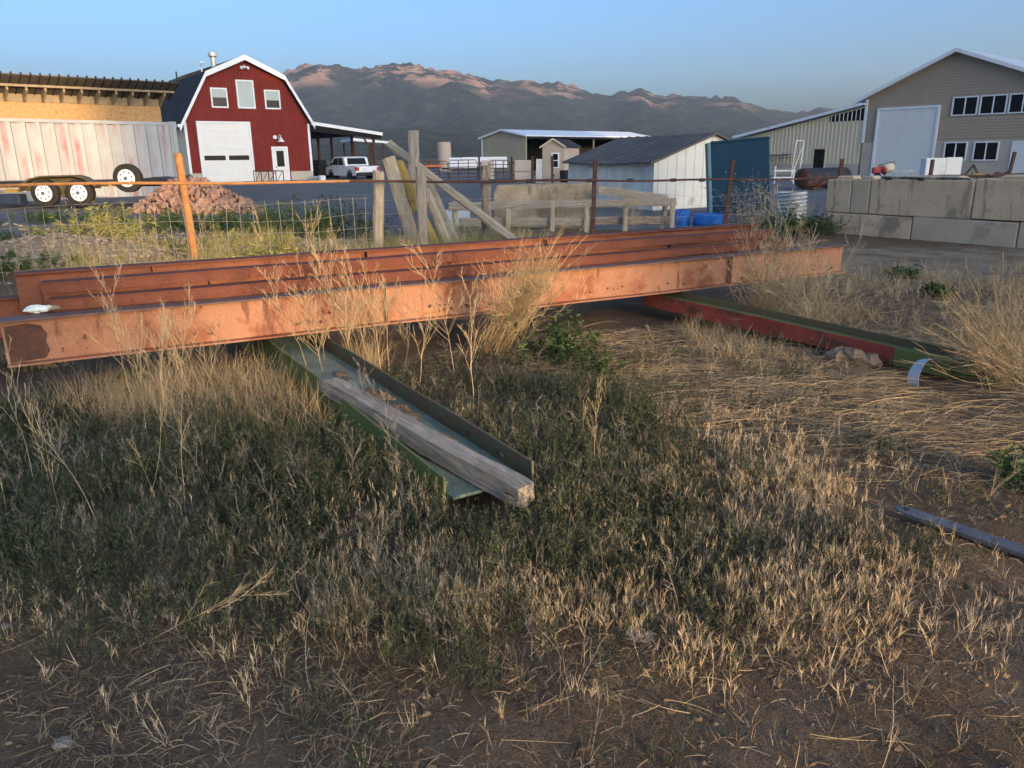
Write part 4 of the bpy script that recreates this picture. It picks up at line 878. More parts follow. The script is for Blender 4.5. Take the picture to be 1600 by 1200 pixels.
# ------------------------------------------------------------------ fence, posts and planks
def fence_pt(x): return Vector((x, 10.4+.55*(x+4.28), 0))
fn = thing('wire_fence', 'wire field fence with rusty top rail on round steel posts', 'fence')
FX = [-9.2, -4.28, 1.43, 4.1, 6.85, 9.5, 12.1]
for i, x in enumerate(FX):
    p = fence_pt(x); z = gh(p.x, p.y); top = {1: 1.66, 2: 1.50, 3: 1.46, 4: 1.44, 5: 1.39, 6: 1.53}.get(i, 1.6)
    lean = {3: .07, 1: -.05, 6: .1}.get(i, .02)
    if i == 1: build('post', MB().tube([(p.x+.055, p.y, z-.1), (p.x, p.y, top-.01), (p.x, p.y, top)], [.052, .052, .046], 14), M['rust_orange'], fn, label='orange rusty round steel post')
    else: build('post', MB().box(p.x-.035, p.x+.035, p.y-.03, p.y+.03, z-.1, top, Matrix.Translation((p.x, p.y, z)) @ Matrix.Shear('XY', 4, (lean, 0)) @ Matrix.Translation((-p.x, -p.y, -z))), M['rust_dark'], fn, bevel=.004)
def rail_z(x): return float(np.interp(x, (-9, -4.28, 1.4, 4, 6.9, 12), (1.34, 1.29, 1.16, 1.10, 1.06, 1.0)))
rl = [-9.6]+FX+[15]
for seg, m in (((-9.6, -2.3), M['rust_orange']), ((-2.3, 15), M['rust_dark'])):
    pts = []
    for x in np.linspace(seg[0], seg[1], 12 if seg[1] < 0 else 29):
        p = fence_pt(x); pts.append((p.x, p.y-.07, rail_z(x)+.012*math.sin(x*2.1)))
    build('top_rail', MB().tube(pts, .019, 7), m, fn)
for x in (-.28, .32, 1.35, 2.1, 2.95, 3.55, 4.3, 9.9, 10.6, 11.4):
    p = fence_pt(x); build('rail_clip', MB().bar((p.x-.05, p.y-.075, rail_z(x)), (p.x+.05, p.y-.045, rail_z(x)), .06, .06), M['black_plastic'], fn, bevel=.01)
for (xa, xb, zt_, nh, dx, dens) in ((-9.4, -2.0, .98, 6, .155, 1), (-2.0, 6.6, .95, 4, .45, 0)):
    mb = MB()
    for k in range(nh):
        pts = []
        for x in np.arange(xa, xb+.01, .16):
            p = fence_pt(x); zz = gh(p.x, p.y); t = [0, .14, .3, .48, .68, .93][k] if nh == 6 else [.3, .5, .72, .93][k]
            pts.append((p.x, p.y-.05+.012*math.sin(x*9+k), zz+t*(zt_-.12)/.93+.012*math.sin(x*3.1+k*2)-.04*math.sin((x-xa)*1.3)*(k/nh)))
        mb.tube(pts, .0026, 3, False)
    if dens:
        for x in np.arange(xa, xb, dx):
            p = fence_pt(x); zz = gh(p.x, p.y); sw_ = .012*math.sin(x*7)
            mb.tube([(p.x, p.y-.05, zz-.02), (p.x+sw_, p.y-.055, zz+.4), (p.x-sw_, p.y-.05, zz+zt_-.10)], .0026, 3, False)
    o_ = build('wire_mesh', mb, M['wire'], fn); o_['kind'] = 'stuff'
# fence posts of wood and the boards leaning there
def timber(name, p, q, w, h, m, label, cat, group=None, jit=.012, n=7, up=(0, 1, 0), notch=0):
    """a weathered squared timber from p to q with slightly wandering, worn edges"""
    p, q = Vector(p), Vector(q); d = q-p; u = d.normalized(); r = u.cross(Vector(up)).normalized(); f = r.cross(u).normalized()
    rnd = random.Random(hash((round(p.x, 2), round(q.z, 2))) & 0xffff); vs = []; k = 8
    for i in range(n+1):
        c = d*(i/n)
        for j in range(k):
            a = 2*math.pi*(j+.5)/k; ex = max(-1, min(1, 1.32*math.cos(a))); ey = max(-1, min(1, 1.32*math.sin(a)))
            vs.append(c+r*(ex*w/2+rnd.uniform(-jit, jit)*.6)+f*(ey*h/2+rnd.uniform(-jit, jit)*.6)+u*(rnd.uniform(-jit, jit)*1.5 if i in (0, n) else 0))
    fs = [(i*k+j, i*k+(j+1) % k, (i+1)*k+(j+1) % k, (i+1)*k+j) for i in range(n) for j in range(k)]+[tuple(range(k))[::-1], tuple(range(n*k, n*k+k))]
    # object axis along the timber so the grain follows it
    Mx = Matrix((r, f, u)).transposed().to_4x4(); Mi = Mx.inverted()
    o = build(name, MB().add([Mi @ v for v in vs], fs), m); o.matrix_world = Matrix.Translation(p) @ Mx
    return tag(o, label, cat, group)
Yb = 12.2
G1 = 'weathered boards leaning by the fence'
timber('wood_post', at(591, 392, 12.0), at(592, 267, 12.0), .155, .13, M['wood_tan'], 'short squared wooden fence post nearest the orange steel post', 'post', 'wooden fence posts')
timber('wood_post', at(761, 385, 12.7), at(758, 259, 12.7), .16, .15, M['wood_bark'], 'rough bark-streaked wooden fence post in front of the plank frame', 'post', 'wooden fence posts')
timber('wood_post', at(661, 392, 11.9), at(657, 261, 11.9), .155, .13, M['wood_grey'], 'upright grey wooden post in the middle of the leaning boards', 'post', 'wooden fence posts')
timber('leaning_board', at(650, 392, 12.25), at(608, 247, 12.45), .20, .07, M['wood_tan'], 'wide tan board leaning left of the yellow board', 'board', G1)
timber('leaning_board', at(654, 330, 12.3), at(622, 255, 12.6), .17, .09, M['yellow_wood'], 'mustard yellow square timber leaning over the tan board', 'board', G1)
timber('leaning_board', at(686, 392, 12.2), at(648, 310, 12.35), .13, .09, M['yellow_wood'], 'lower yellow-brown timber below the mustard yellow one', 'board', G1)
timber('leaning_board', at(648, 330, 12.5), at(646, 205, 12.8), .165, .07, M['wood_grey'], 'tall pale grey board standing highest of the leaning boards', 'board', G1)
timber('leaning_board', at(702, 386, 12.35), at(664, 296, 12.6), .15, .10, M['wood_tan'], 'brown split timber leaning right of the middle post', 'board', G1)
timber('leaning_board', at(714, 384, 12.5), at(662, 268, 13.0), .14, .10, M['wood_grey'], 'grey round-edged timber leaning just right of the brown split one', 'board', G1)
timber('long_pole', at(806, 378, 12.25), at(608, 225, 13.3), .135, .125, M['wood_tan'], 'long squared pole slanting down to the right behind the rough post', 'pole', None, n=14)
# plank frame and concrete slab behind it
pf = thing('plank_frame', 'low grey plank frame of horizontal rails on short posts', 'plank fence', (0, 15, 0), R(4))
def lb(name, p, q, w, h, m=M['wood_long'], jit=.01):
    o = timber(name, p, q, w, h, m, None, None, up=(0, 0, 1)); o.parent = pf; return o
pf.location = (0, 0, 0); pf.rotation_euler = (0, 0, 0)
a, b = at(700, 323, 15.0), at(1056, 315, 15.3)
timber('rail', a, b, .06, .15, M['wood_grey'], None, None, up=(0, 0, 1), n=12).parent = pf
a, b = at(718, 347, 15.15), at(920, 346, 15.25)
timber('rail', a, b, .05, .16, M['wood_grey'], None, None, up=(0, 0, 1), n=8).parent = pf
timber('rail', at(925, 345, 15.35), at(1050, 344, 15.5), .05, .15, M['wood_bark'], None, None, up=(0, 0, 1), n=8).parent = pf
for px, Y in ((710, 15), (793, 15.0), (863, 15.05), (917, 15.1), (978, 15.2), (1053, 15.2), (1035, 15.5)):
    t_ = at(px, 314, Y); timber('post', (t_.x, Y+.09, gh(t_.x, Y)-.05), (t_.x+(.1 if px == 1035 else 0), Y+.09, t_.z+(.0 if px != 1035 else -.02)), .10, .08, M['wood_tan'], None, None, n=4).parent = pf
timber('loose_plank', at(934, 296, 15.4), at(1042, 312, 15.6), .05, .17, M['wood_grey'], 'loose grey plank sloping down onto the plank frame behind the rusty post', 'plank', up=(0, 0, 1))
x0, x1 = at(770, 300, 15.9).x, at(926, 300, 15.9).x
mb = MB(); pr = [(x0, 0), (x0, .86), (x0+.08, 1.02), (x1, 1.05), (x1, 0)]
tag(build('concrete_slab', mb.prism(pr, 15.9, 16.3), mat('slab', (.30, .23, .15), (.48, .37, .245), 1.5, .9, bump=.5, bscale=20, grain=.12, spots=[((.22, .18, .13), 2.2, .54, (1, 1, .4)), ((.56, .44, .30), 3, .60)]), bevel=.03), 'stained tan concrete slab standing behind the grey plank frame', 'concrete slab')
mb = MB().box(0, .5, 0, .4, 0, .32).ball((.3, .2, .36), .2, 8, 6, (1, .8, .5), .15)
tag(build('plastic_sack', mb, M['litter_white'], bevel=.03), 'white sack lying behind the foot of the long slanting pole', 'sack').location = (at(695, 345, 15.8).x, 15.8, .22)
# interlocking concrete block wall
bw = thing('x', None, None); bpy.data.objects.remove(bw)
A_ = Vector((at(1293, 281, 16).x, 16, 0)); ang = R(-57.4); dv = Vector((math.cos(ang), math.sin(ang), 0))
def blk(s0, s1, z0, z1, m, label, soot=False):
    t = thing('concrete_block', label, 'concrete block', A_+dv*s0, ang, 'interlocking concrete blocks')
    w = s1-s0-.012; mb = MB(); nx_, nz = 14, 7
    rnd = random.Random(int(s0*100+z0*7)); body = MB().box(.006, w, 0, .6, z0+.006, z1-.006)
    build('body', body, m, t, bevel=.022, seg=2)
    if soot:
        o = MB(); n = 26
        for i in range(n):
            x = w*(.12+.76*i/n); o.ball((x, .05+rnd.random()*.3, z1+.002), .06+.05*rnd.random(), 6, 4, (1.4, 1, .35), .2, rnd)
        build('moss_crust', o, M['soot'], t)
    build('lifting_tongue', MB().prism([(w*.12, z1-.01), (w*.2, z1+.055), (w*.8, z1+.06), (w*.88, z1-.01)], .18, .44), m, t, bevel=.02)
    return t
zt0, zt1, zt2 = -.25, .41, 1.06
blk(0.0, .56, zt1, zt2, M['concrete'], 'half-width tan block at the left end of the top row')
blk(.56, .96, zt1, zt2+.005, M['concrete_grey'], 'narrow grey block second from the left end of the top row')
blk(.96, 2.90, zt1, zt2+.02, M['concrete'], 'long tan top-row block with black crust along its upper edge', True)
blk(2.90, 4.75, zt1+.02, zt2+.05, M['concrete'], 'brownish top-row block cut by the right edge of the photo')
blk(-.02, 1.87, zt0, zt1, M['concrete'], 'tan bottom-row block at the left end of the block wall')
blk(1.87, 3.70, zt0, zt1+.01, M['concrete_grey'], 'grey bottom-row block under the black-crusted one')
blk(3.70, 5.55, zt0, zt1+.02, M['concrete_grey'], 'grey bottom-row block cut by the right edge of the photo')

# ------------------------------------------------------------------ steel beams
BEAM_A = R(27.8); BO = Vector((-3.16, 4.88, 0)); BU = Vector((math.cos(BEAM_A), math.sin(BEAM_A), 0)); BN = Vector((-BU.y, BU.x, 0))
def bpos(s, off, z): return BO+BU*s+BN*off+Vector((0, 0, z))
def ibeam(label, s0, s1, off, zb, zt, bf, mw, mf, tf=.014, tw=.011, stiff=(), lip=0):
    """I-beam: local x along, y across, top and bottom flange and web as parts"""
    t = thing('steel_beam', label, 'steel beam', bpos(s0, off, 0), BEAM_A, 'stacked rusty steel beams')
    L = s1-s0
    def wav(z0, z1, y0, y1, n=40):
        mb = MB(); vs = []
        for i in range(n+1):
            x = L*i/n; w = .003*math.sin(x*3.3+off*9)
            vs += [(x, y0+w, z0+w*.4), (x, y1+w, z0+w*.4), (x, y1+w, z1+w*.4), (x, y0+w, z1+w*.4)]
        fs = [(i*4+j, i*4+(j+1) % 4, i*4+4+(j+1) % 4, i*4+4+j) for i in range(n) for j in range(4)]+[(0, 1, 2, 3), (n*4+3, n*4+2, n*4+1, n*4)]
        return mb.add(vs, fs)
    build('top_flange', wav(zt-tf, zt, 0, bf), mf, t, bevel=.002)
    build('bottom_flange', wav(zb, zb+tf, 0, bf), mf if mf != M['flange_brown'] else M['primer'], t, bevel=.002)
    build('web', wav(zb+tf, zt-tf, bf/2-tw/2, bf/2+tw/2), mw, t)
    if lip: build('lip', wav(zt-lip, zt-tf, 0, .012), M['rust'], t)
    for s in stiff: build('stiffener', MB().box(s, s+.012, .012, bf/2-tw/2, zb+tf, zt-tf), mw, t)
    return t
front = ibeam('long salmon-painted beam nearest the camera with dark rust spots', -.12, 7.75, -.02, .285, .59, .17, M['primer'], M['flange_brown'], .013, .01, stiff=(2.58, 6.2))
build('rust_patch', MB().prism([(.015, .30), (.22, .31), (.25, .36), (.235, .42), (.25, .47), (.22, .53), (.15, .55), (.015, .54)], .0735, .0795), M['scab'], front)
for k in range(46):       # flaking rust along the lower web
    cx = random.choice((1.9, 2.0, 3.0, 3.2, 3.3, 4.7, 4.9, 5.5, 5.8, 6.0, 6.6, 7.4, 1.2, .5))+random.gauss(0, .14); cz = .335+abs(random.gauss(0, .03)); r = random.uniform(.006, .02)
    a0 = random.random()*6; n_ = 7; pr = [(cx+r*random.uniform(.6, 1.5)*math.cos(a0+i*6.283/n_), cz+r*random.uniform(.4, 1)*math.sin(a0+i*6.283/n_)) for i in range(n_)]
    if .05 < cx < 7.8: build('rust_flake', MB().prism(pr, .076, .0795), M['scab'], front)
for x, z in ((6.25, .40), (6.25, .335), (7.7, .34)): build('bolt_hole', MB().disc((x, 0, z), .017, .0755, .079, 12), M['black_metal'], front)
ibeam('dark rust beam second from the camera in the stack', .17, 7.09, .20, .285, .668, .13, M['rust_web'], M['rust'], stiff=(5.75,), lip=.075)
ibeam('dark rust beam third from the camera in the stack', .12, 7.06, .44, .285, .755, .15, M['rust_web'], M['rust'], stiff=(1.1, 5.55), lip=.075)
ibeam('rust beam furthest from the camera and highest in the stack', -.05, 7.14, .70, .285, .80, .15, M['rust_web'], M['rust'], stiff=(.9, 2.6, 4.4))
ibeam('lower rust beam lying on the ground side behind the stack', -1.6, 6.5, .92, .285, .60, .15, M['rust_web'], M['rust'])
t = thing('steel_strip', 'wavy dark steel strip lying along the right end of the front beam', 'steel strip', bpos(6.6, .18, 0), BEAM_A)
build('strip', MB().tube([(x, .02*math.sin(x*6), .605+.012*math.sin(x*9)+.05*max(0, x-.7)) for x in np.linspace(0, 1.05, 12)], [.018]*11+[.008], 5), M['flange_brown'], t)
# crumpled litter on the left end of the beam
t = thing('crumpled_carton', 'crumpled white and teal carton lying on the left end of the beams', 'carton', bpos(.02, .155, .60), BEAM_A+.15)
build('body', MB().ball((.08, 0, .022), .06, 10, 7, (1.35, .5, .45), .22), M['litter_white'], t)
build('flap', MB().add([(.13, -.03, .01), (.21, -.02, .012), (.205, .03, .03), (.14, .03, .04)], [(0, 1, 2, 3)]), M['paper_bag'], t)
# green channel the beams rest on
def channel(name, label, p, q, w, h, zw, m_l, m_w, m_r, zt0, zt1, sink=.06, group='channels the beams rest on'):
    p, q = Vector((*p, 0)), Vector((*q, 0)); d = q-p; L = d.length; ang = math.atan2(d.y, d.x)
    t = thing(name, label, 'steel channel', p, ang, group)
    def sl(x0, x1, y0, y1, lo, hi, n=16, drop=0):
        mb = MB(); vs = []
        for i in range(n+1):
            x = x0+(x1-x0)*i/n; zt = zt0+(zt1-zt0)*x/L-drop*max(0, x/L-.55)/.45; wv = .004*math.sin(x*4+y0*20)
            vs += [(x, y0+wv, zt+lo), (x, y1+wv, zt+lo), (x, y1+wv, zt+hi), (x, y0+wv, zt+hi)]
        return mb.add(vs, [(i*4+j, i*4+(j+1) % 4, i*4+4+(j+1) % 4, i*4+4+j) for i in range(n) for j in range(4)]+[(0, 1, 2, 3), (n*4+3, n*4+2, n*4+1, n*4)])
    return t, L, sl
t, L, sl_ = channel('green_channel', 'green steel H-section lying flat with a grey post in its trough', (-2.62, 7.35), (-.075, 3.16), .4, .23, .12, 0, 0, 0, .272, .222)
build('flange', sl_(0, L-.12, -.205, -.192, -.25, 0, 16, .035), M['green_paint'], t, bevel=.003)
build('flange', sl_(0, L, .192, .205, -.24, 0), M['green_rusty'], t, bevel=.003)
build('web', sl_(0, L-.05, -.192, .192, -.115, -.10), M['green_web'], t)
for x in (L-.62, L-.3): build('bolt_hole', MB().disc((x, 0, .17), .014, .185, .1915, 10), M['rust_dark'], t)
CHT = t
for k, (x, y, r) in enumerate(((3.2, .06, .07), (3.32, .09, .09), (3.6, .10, .07), (3.75, .08, .08), (2.7, .05, .05), (4.2, .1, .06))): build('soil_clod', MB().ball((x, y, .272-.1-.008*x), r, 9, 5, (1.5, .8, .14), .3), M['clod'], t)
t, L, sl_ = channel('red_channel', 'red and green painted steel section running out under the right of the beams', (1.42, 7.62), (3.22, 5.35), .3, .2, .1, 0, 0, 0, .275, .15)
k_ = L*.86
build('flange', sl_(0, k_, -.14, -.128, -.145, -.012), M['red_paint'], t, bevel=.003)
build('flange_tip', sl_(k_+.002, L, -.14, -.128, -.15, -.015), M['green_paint'], t, bevel=.003)
build('flange', sl_(0, L*.97, .128, .14, -.2, .0), M['green_rusty'], t, bevel=.003)
build('web', sl_(0, L*.98, -.128, .128, -.075, -.06), M['green_paint'], t)
t, L, sl_ = channel('green_channel', 'short green steel section ending in straw at the right', (2.9, 5.78), (3.65, 5.05), .2, .12, .1, 0, 0, 0, .12, .10)
build('flange', sl_(0, L, -.06, -.05, -.16, 0), M['green_paint'], t); build('web', sl_(0, L, -.05, .14, -.05, -.04), M['green_web'], t)
# grey split post lying in the trough
def wavy_log(name, label, p, q, w, h, m, n=26, taper=1.0, seed=1, parent=None):
    p, q = Vector(p), Vector(q); d = q-p; L = d.length; u = d/L; r = Vector((0, 0, 1)).cross(u).normalized(); up = u.cross(r); rnd = random.Random(seed)
    k = 12; vs = []; off = [rnd.uniform(-.006, .006) for _ in range(k)]
    for i in range(n+1):
        x = i/n; wob = .012*math.sin(x*5+1)
        for j in range(k):
            a = 2*math.pi*(j+.5)/k; ex = max(-1, min(1, 1.5*math.cos(a))); ey = max(-1, min(1, 1.5*math.sin(a)))
            g = (1+(taper-1)*x)*(.72 if i == 0 else 1)*(.9 if i == n else 1)
            vs.append((x*L+(rnd.uniform(-.012, .012) if i in (0, n) else 0), ex*w/2*g+wob+off[j]+rnd.uniform(-.002, .002), ey*h/2*g+off[(j+3) % k]+rnd.uniform(-.002, .002)))
    o = build(name, MB().add(vs, [(i*k+j, i*k+(j+1) % k, (i+1)*k+(j+1) % k, (i+1)*k+j) for i in range(n) for j in range(k)]+[tuple(range(k)), tuple(range(n*k, n*k+k))[::-1]]), m, parent)
    o.matrix_world = Matrix.Translation(p) @ Matrix((u, r, up)).transposed().to_4x4()
    return o
lg = thing('split_post', 'weathered grey split post lying in the green steel trough', 'wooden post')
wavy_log('main_timber', '', on(505, 600, .225), on(822, 774, .17), .10, .095, M['plank_wood'], taper=1.05).parent = lg
wavy_log('split_piece', '', on(612, 662, .19), on(700, 718, .17), .045, .07, M['plank_wood'], 10, 1, 4).parent = lg
q_ = on(822, 774, .17); u_ = (q_-on(505, 600, .225)).normalized()
o_ = build('end_grain', MB().bar(q_-u_*.03, q_+u_*.012, .080, .076, w2=.074, h2=.07), M['wood_tan'], bevel=.01, seg=2); o_.parent = lg
# flat bar lying in front at right
t = thing('flat_bar', 'dark grey flat steel bar with a bolt hole lying on the bare ground', 'steel bar')
p, q = on(1400, 795, .05), on(1700, 893, .05); d = (q-p); L = d.length; t.location = (p.x, p.y, gh(p.x+.2, p.y-.1)+.025); t.rotation_euler = (R(2), R(1), math.atan2(d.y, d.x))
pr = [(-.0, .0)]; n = 12
prf = [(.035-.035*math.cos(a), .035*math.sin(a)) for a in np.linspace(-math.pi/2, math.pi/2, n)]
out = [(.035-.035*math.cos(a), .035*math.sin(a)) for a in np.linspace(math.pi/2, -math.pi/2, n)]
vs = [(x, y, z) for z in (0, .022) for x, y in [(L, -.037), (L, .037)]+out]; m_ = n+2
build('bar', MB().add(vs, [tuple(range(m_))[::-1], tuple(range(m_, 2*m_))]+[(i, (i+1) % m_, (i+1) % m_+m_, i+m_) for i in range(m_)]), M['steel_bar'], t, bevel=.003)
o_ = build('bolt_hole', MB().disc((0, 0, 0), .011, -.002, .002, 14), M['black_metal'], t); o_.rotation_euler = (R(90), 0, 0); o_.location = (.045, 0, .0235)
# bent metal hoop and paper bag by the red channel
t = thing('metal_hoop', 'shiny bent metal band standing in the straw at the end of the red section', 'metal band')
c = on(1432, 598, 0); t.location = (c.x, c.y, gh(c.x, c.y)-.02); t.rotation_euler = (R(-14), R(10), R(28))
mb = MB(); n = 22; vs = []
for i in range(n+1):
    a = math.pi*(1.05-.85*i/n)
    for r, y in ((.19, -.045), (.19, .045), (.186, .045), (.186, -.045)): vs.append((.15+r*math.cos(a), y*(1-.25*i/n), r*math.sin(a)*1.0+.02))
build('band', mb.add(vs, [(i*4+j, i*4+(j+1) % 4, i*4+4+(j+1) % 4, i*4+4+j) for i in range(n) for j in range(4)]), M['galvanised'], t, smooth=False)
t = thing('paper_bag', 'crumpled brown paper bag on the ground below the red steel section', 'paper bag')
c = on(1335, 572, .0); t.location = (c.x, c.y+.08, gh(c.x, c.y)); t.rotation_euler = (0, 0, R(-25))
mb = MB(); rnd = random.Random(5); mb.ball((-.06, 0, .06), .10, 10, 7, (1.2, .8, .75), .22, rnd).ball((.12, -.02, .05), .085, 9, 6, (1.3, .7, .7), .25, rnd).ball((.02, -.05, .10), .06, 8, 5, (1.3, .8, .7), .3, rnd)
build('bag', mb, M['paper_bag'], t)

# ------------------------------------------------------------------ rubble pile
def rock_mesh(seed):
    rnd = random.Random(seed); bm = bmesh.new()
    for _ in range(11): bm.verts.new(Vector((rnd.gauss(0, 1), rnd.gauss(0, .8), rnd.gauss(0, .6))).normalized()*Vector((1, .8, .62)).length*rnd.uniform(.45, .6))
    bmesh.ops.convex_hull(bm, input=bm.verts)
    for v in [v for v in bm.verts if not v.link_faces]: bm.verts.remove(v)
    me = bpy.data.meshes.new('rock'); bm.to_mesh(me); bm.free(); me.materials.append(M['rock']); return me
RM = [rock_mesh(i) for i in range(10)]
PC = at(292, 352, 17.6)
def heap(x, y):
    r = math.hypot((x-PC.x)/1.55, (y-PC.y-.75)/1.05); s = 1-r
    if s <= 0: return 0
    return .70*(min(1, s*1.25))**.8*(1-.35*max(0, (x-PC.x)/1.6))*(.72+.56*float(fbm(x*1.7, y*1.7, 3, 77)))
cand = []
for _ in range(6000):
    x, y = PC.x+random.uniform(-1.6, 1.6), PC.y+.75+random.uniform(-1.1, 1.0); h = heap(x, y)
    if h > 0.02: cand.append((x, y, h))
random.shuffle(cand); used = []; 
for x, y, h in cand:
    r = random.choice((.075, .09, .11, .13, .18))*random.uniform(.85, 1.15)
    if all((x-a)**2+(y-b)**2+(h-c)**2 > (.47*(r+q))**2 for a, b, c, q in used): used.append((x, y, h, r))
used.sort(key=lambda u: u[1]-.5*u[2])
for i, (x, y, h, r) in enumerate(used[:290]):
    o = bpy.data.objects.new('rubble_rock', RM[i % 10]); COL.objects.link(o); o.location = (x, y, gh(x, y)+h); o.scale = [r*random.uniform(.85, 1.2) for _ in range(3)]
    o.rotation_euler = [random.uniform(0, 6.28) for _ in range(3)]; tag(o, 'broken reddish rock in the rubble pile beyond the wire fence', 'rock', 'broken rocks in the rubble pile')
V = []; Fs = []
mb = MB()
for i in range(14):
    for j in range(30):
        pass
hv = []; nn = 36
for i in range(nn+1):
    for j in range(nn+1):
        x = PC.x-1.6+3.2*i/nn; y = PC.y-.35+2.2*j/nn; hv.append((x, y, gh(x, y)+heap(x, y)-.14+random.uniform(-.03, .03)))
mb.add(hv, [(i*(nn+1)+j, (i+1)*(nn+1)+j, (i+1)*(nn+1)+j+1, i*(nn+1)+j+1) for i in range(nn) for j in range(nn)])
for x, y, h, r in used[290:]: mb.ball((x, y, gh(x, y)+h), r*.9, 6, 4, (1, .9, .8), .3)
tag(build('rubble', mb, M['rock']), kind='stuff')

# ------------------------------------------------------------------ vegetation
def seg_dist(x, y, p, q):
    px, py = p; qx, qy = q; dx, dy = qx-px, qy-py
    t = np.clip(((x-px)*dx+(y-py)*dy)/(dx*dx+dy*dy), 0, 1); return np.hypot(x-px-t*dx, y-py-t*dy)
CLEAR = [(on(1335, 565).x, on(1335, 565).y, .2), (on(1452, 600).x, on(1452, 600).y, .2), (on(1445, 640).x, on(1445, 640).y, .12)]
def clear_of(x, y, pad=0.0, beams=True):
    ok = (seg_dist(x, y, (-2.62, 7.35), (-.075, 3.16)) > .235+pad) & (seg_dist(x, y, (1.42, 7.62), (3.22, 5.35)) > .16+pad) & (seg_dist(x, y, (1.68, 3.13), (2.6, 2.45)) > .07+pad*3) & ~((y < 3.2) & (y > 2.2) & (seg_dist(x+.06, y+.12, (1.75, 3.1), (2.6, 2.45)) < .14) & (pad > 0))
    for cx, cy, cr in CLEAR: ok &= np.hypot(x-cx, y-cy) > cr
    if beams:
        s = (x-BO.x)*BU.x+(y-BO.y)*BU.y; o = (x-BO.x)*BN.x+(y-BO.y)*BN.y
        ok &= ~((s > -.5) & (s < 7.9) & (o > -.05-pad) & (o < 1.15))
    return ok
def scatter(n, x0, x1, y0, y1, dens, pad=0., beams=True):
    X = []; Y = []; tot = 0
    while tot < n:
        x = rng.uniform(x0, x1, n*3); y = rng.uniform(y0, y1, n*3)
        k = (rng.random(n*3) < dens(x, y)) & clear_of(x, y, pad, beams); X.append(x[k]); Y.append(y[k]); tot += k.sum()
    x = np.concatenate(X)[:n]; y = np.concatenate(Y)[:n]; return x, y, ground_h(x, y)
def up_dirs(n, spread): d = rng.normal(size=(n, 3))*spread; d[:, 2] = 1; return d
def sprigs(x, y, z, h, leaves, ll, lw, lean=.18):
    """leafy upright stems: stem ribbon and small leaves spiralling up it"""
    n = len(x); base = np.stack([x, y, z-.005], 1); d = up_dirs(n, lean); d /= np.linalg.norm(d, axis=1, keepdims=True); b = rng.normal(size=(n, 3))*.12; b[:, 2] = 0
    V1 = ribbons(base, d, h, np.full(n, .0022), b, 2)
    k = np.repeat(np.arange(n), leaves); t = rng.uniform(.12, 1, len(k)); P = base[k]+d[k]*(h[k]*t)[:, None]+b[k]*(h[k]*t*t)[:, None]
    ld = rng.normal(size=(len(k), 3)); ld[:, 2] = np.abs(ld[:, 2])*.6+.75; L = ll*rng.uniform(.6, 1.3, len(k))*(1.15-.5*t)
    V2 = ribbons(P, ld, L, lw*rng.uniform(.7, 1.3, len(k)), rng.normal(size=(len(k), 3))*.1, 2, .1, 1.5)
    return [V1, V2]
def tufts(x, y, z, blades, h0, h1, w, fan=.35, tip=.15):
    n = len(x); k = np.repeat(np.arange(n), blades); m = len(k)
    base = np.stack([x, y, z-.004], 1)[k]+rng.normal(size=(m, 3))*np.array([.008, .008, 0]); d = up_dirs(m, fan)+np.repeat(rng.normal(size=(n, 3))*.15, blades, 0)*np.array([1, 1, 0])
    return ribbons(base, d, rng.uniform(h0, h1, m), w*rng.uniform(.6, 1.3, m), rng.normal(size=(m, 3))*.16, 3, tip)
def brome(x, y, z, h):
    """dry cheatgrass: thin culm with a nodding spread of pale spikelets at the top"""
    n = len(x); base = np.stack([x, y, z], 1); d = up_dirs(n, .2); d /= np.linalg.norm(d, axis=1, keepdims=True); b = rng.normal(size=(n, 3))*.1; b[:, 2] = -.03
    A = ribbons(base, d, h, np.full(n, .0016), b, 2, .6)
    k = np.repeat(np.arange(n), 6); t = rng.uniform(.58, 1, len(k)); P = base[k]+d[k]*(h[k]*t)[:, None]+b[k]*(h[k]*t*t)[:, None]
    ld = d[k]*1.0+rng.normal(size=(len(k), 3))*.22; B = ribbons(P, ld, rng.uniform(.022, .045, len(k)), rng.uniform(.0018, .0036, len(k)), rng.normal(size=(len(k), 3))*.12, 2, .1, 1.4)
    return [A, B]
def twigs(x, y, z, h, side):
    """grey dead forb: stem with thin side twigs that fork once"""
    n = len(x); base = np.stack([x, y, z], 1); d = up_dirs(n, .3); d /= np.linalg.norm(d, axis=1, keepdims=True); b = rng.normal(size=(n, 3))*.15; b[:, 2] = 0
    A = ribbons(base, d, h, np.full(n, .0024), b, 3, .4)
    k = np.repeat(np.arange(n), side); t = rng.uniform(.3, 1, len(k)); P = base[k]+d[k]*(h[k]*t)[:, None]+b[k]*(h[k]*t*t)[:, None]
    ld = d[k]*.8+rng.normal(size=(len(k), 3))*.55; L = h[k]*rng.uniform(.18, .4, len(k)); B = ribbons(P, ld, L, np.full(len(k), .0016), rng.normal(size=(len(k), 3))*.15, 2, .5)
    ldn = ld/np.linalg.norm(ld, axis=1, keepdims=True); k2 = np.repeat(np.arange(len(k)), 3); t2 = rng.uniform(.4, 1, len(k2))
    P2 = P[k2]+ldn[k2]*(L[k2]*t2)[:, None]; C = ribbons(P2, ldn[k2]+rng.normal(size=(len(k2), 3))*.7, L[k2]*.35, np.full(len(k2), .0013), rng.normal(size=(len(k2), 3))*.1, 1, .5)
    return [A, B, C]
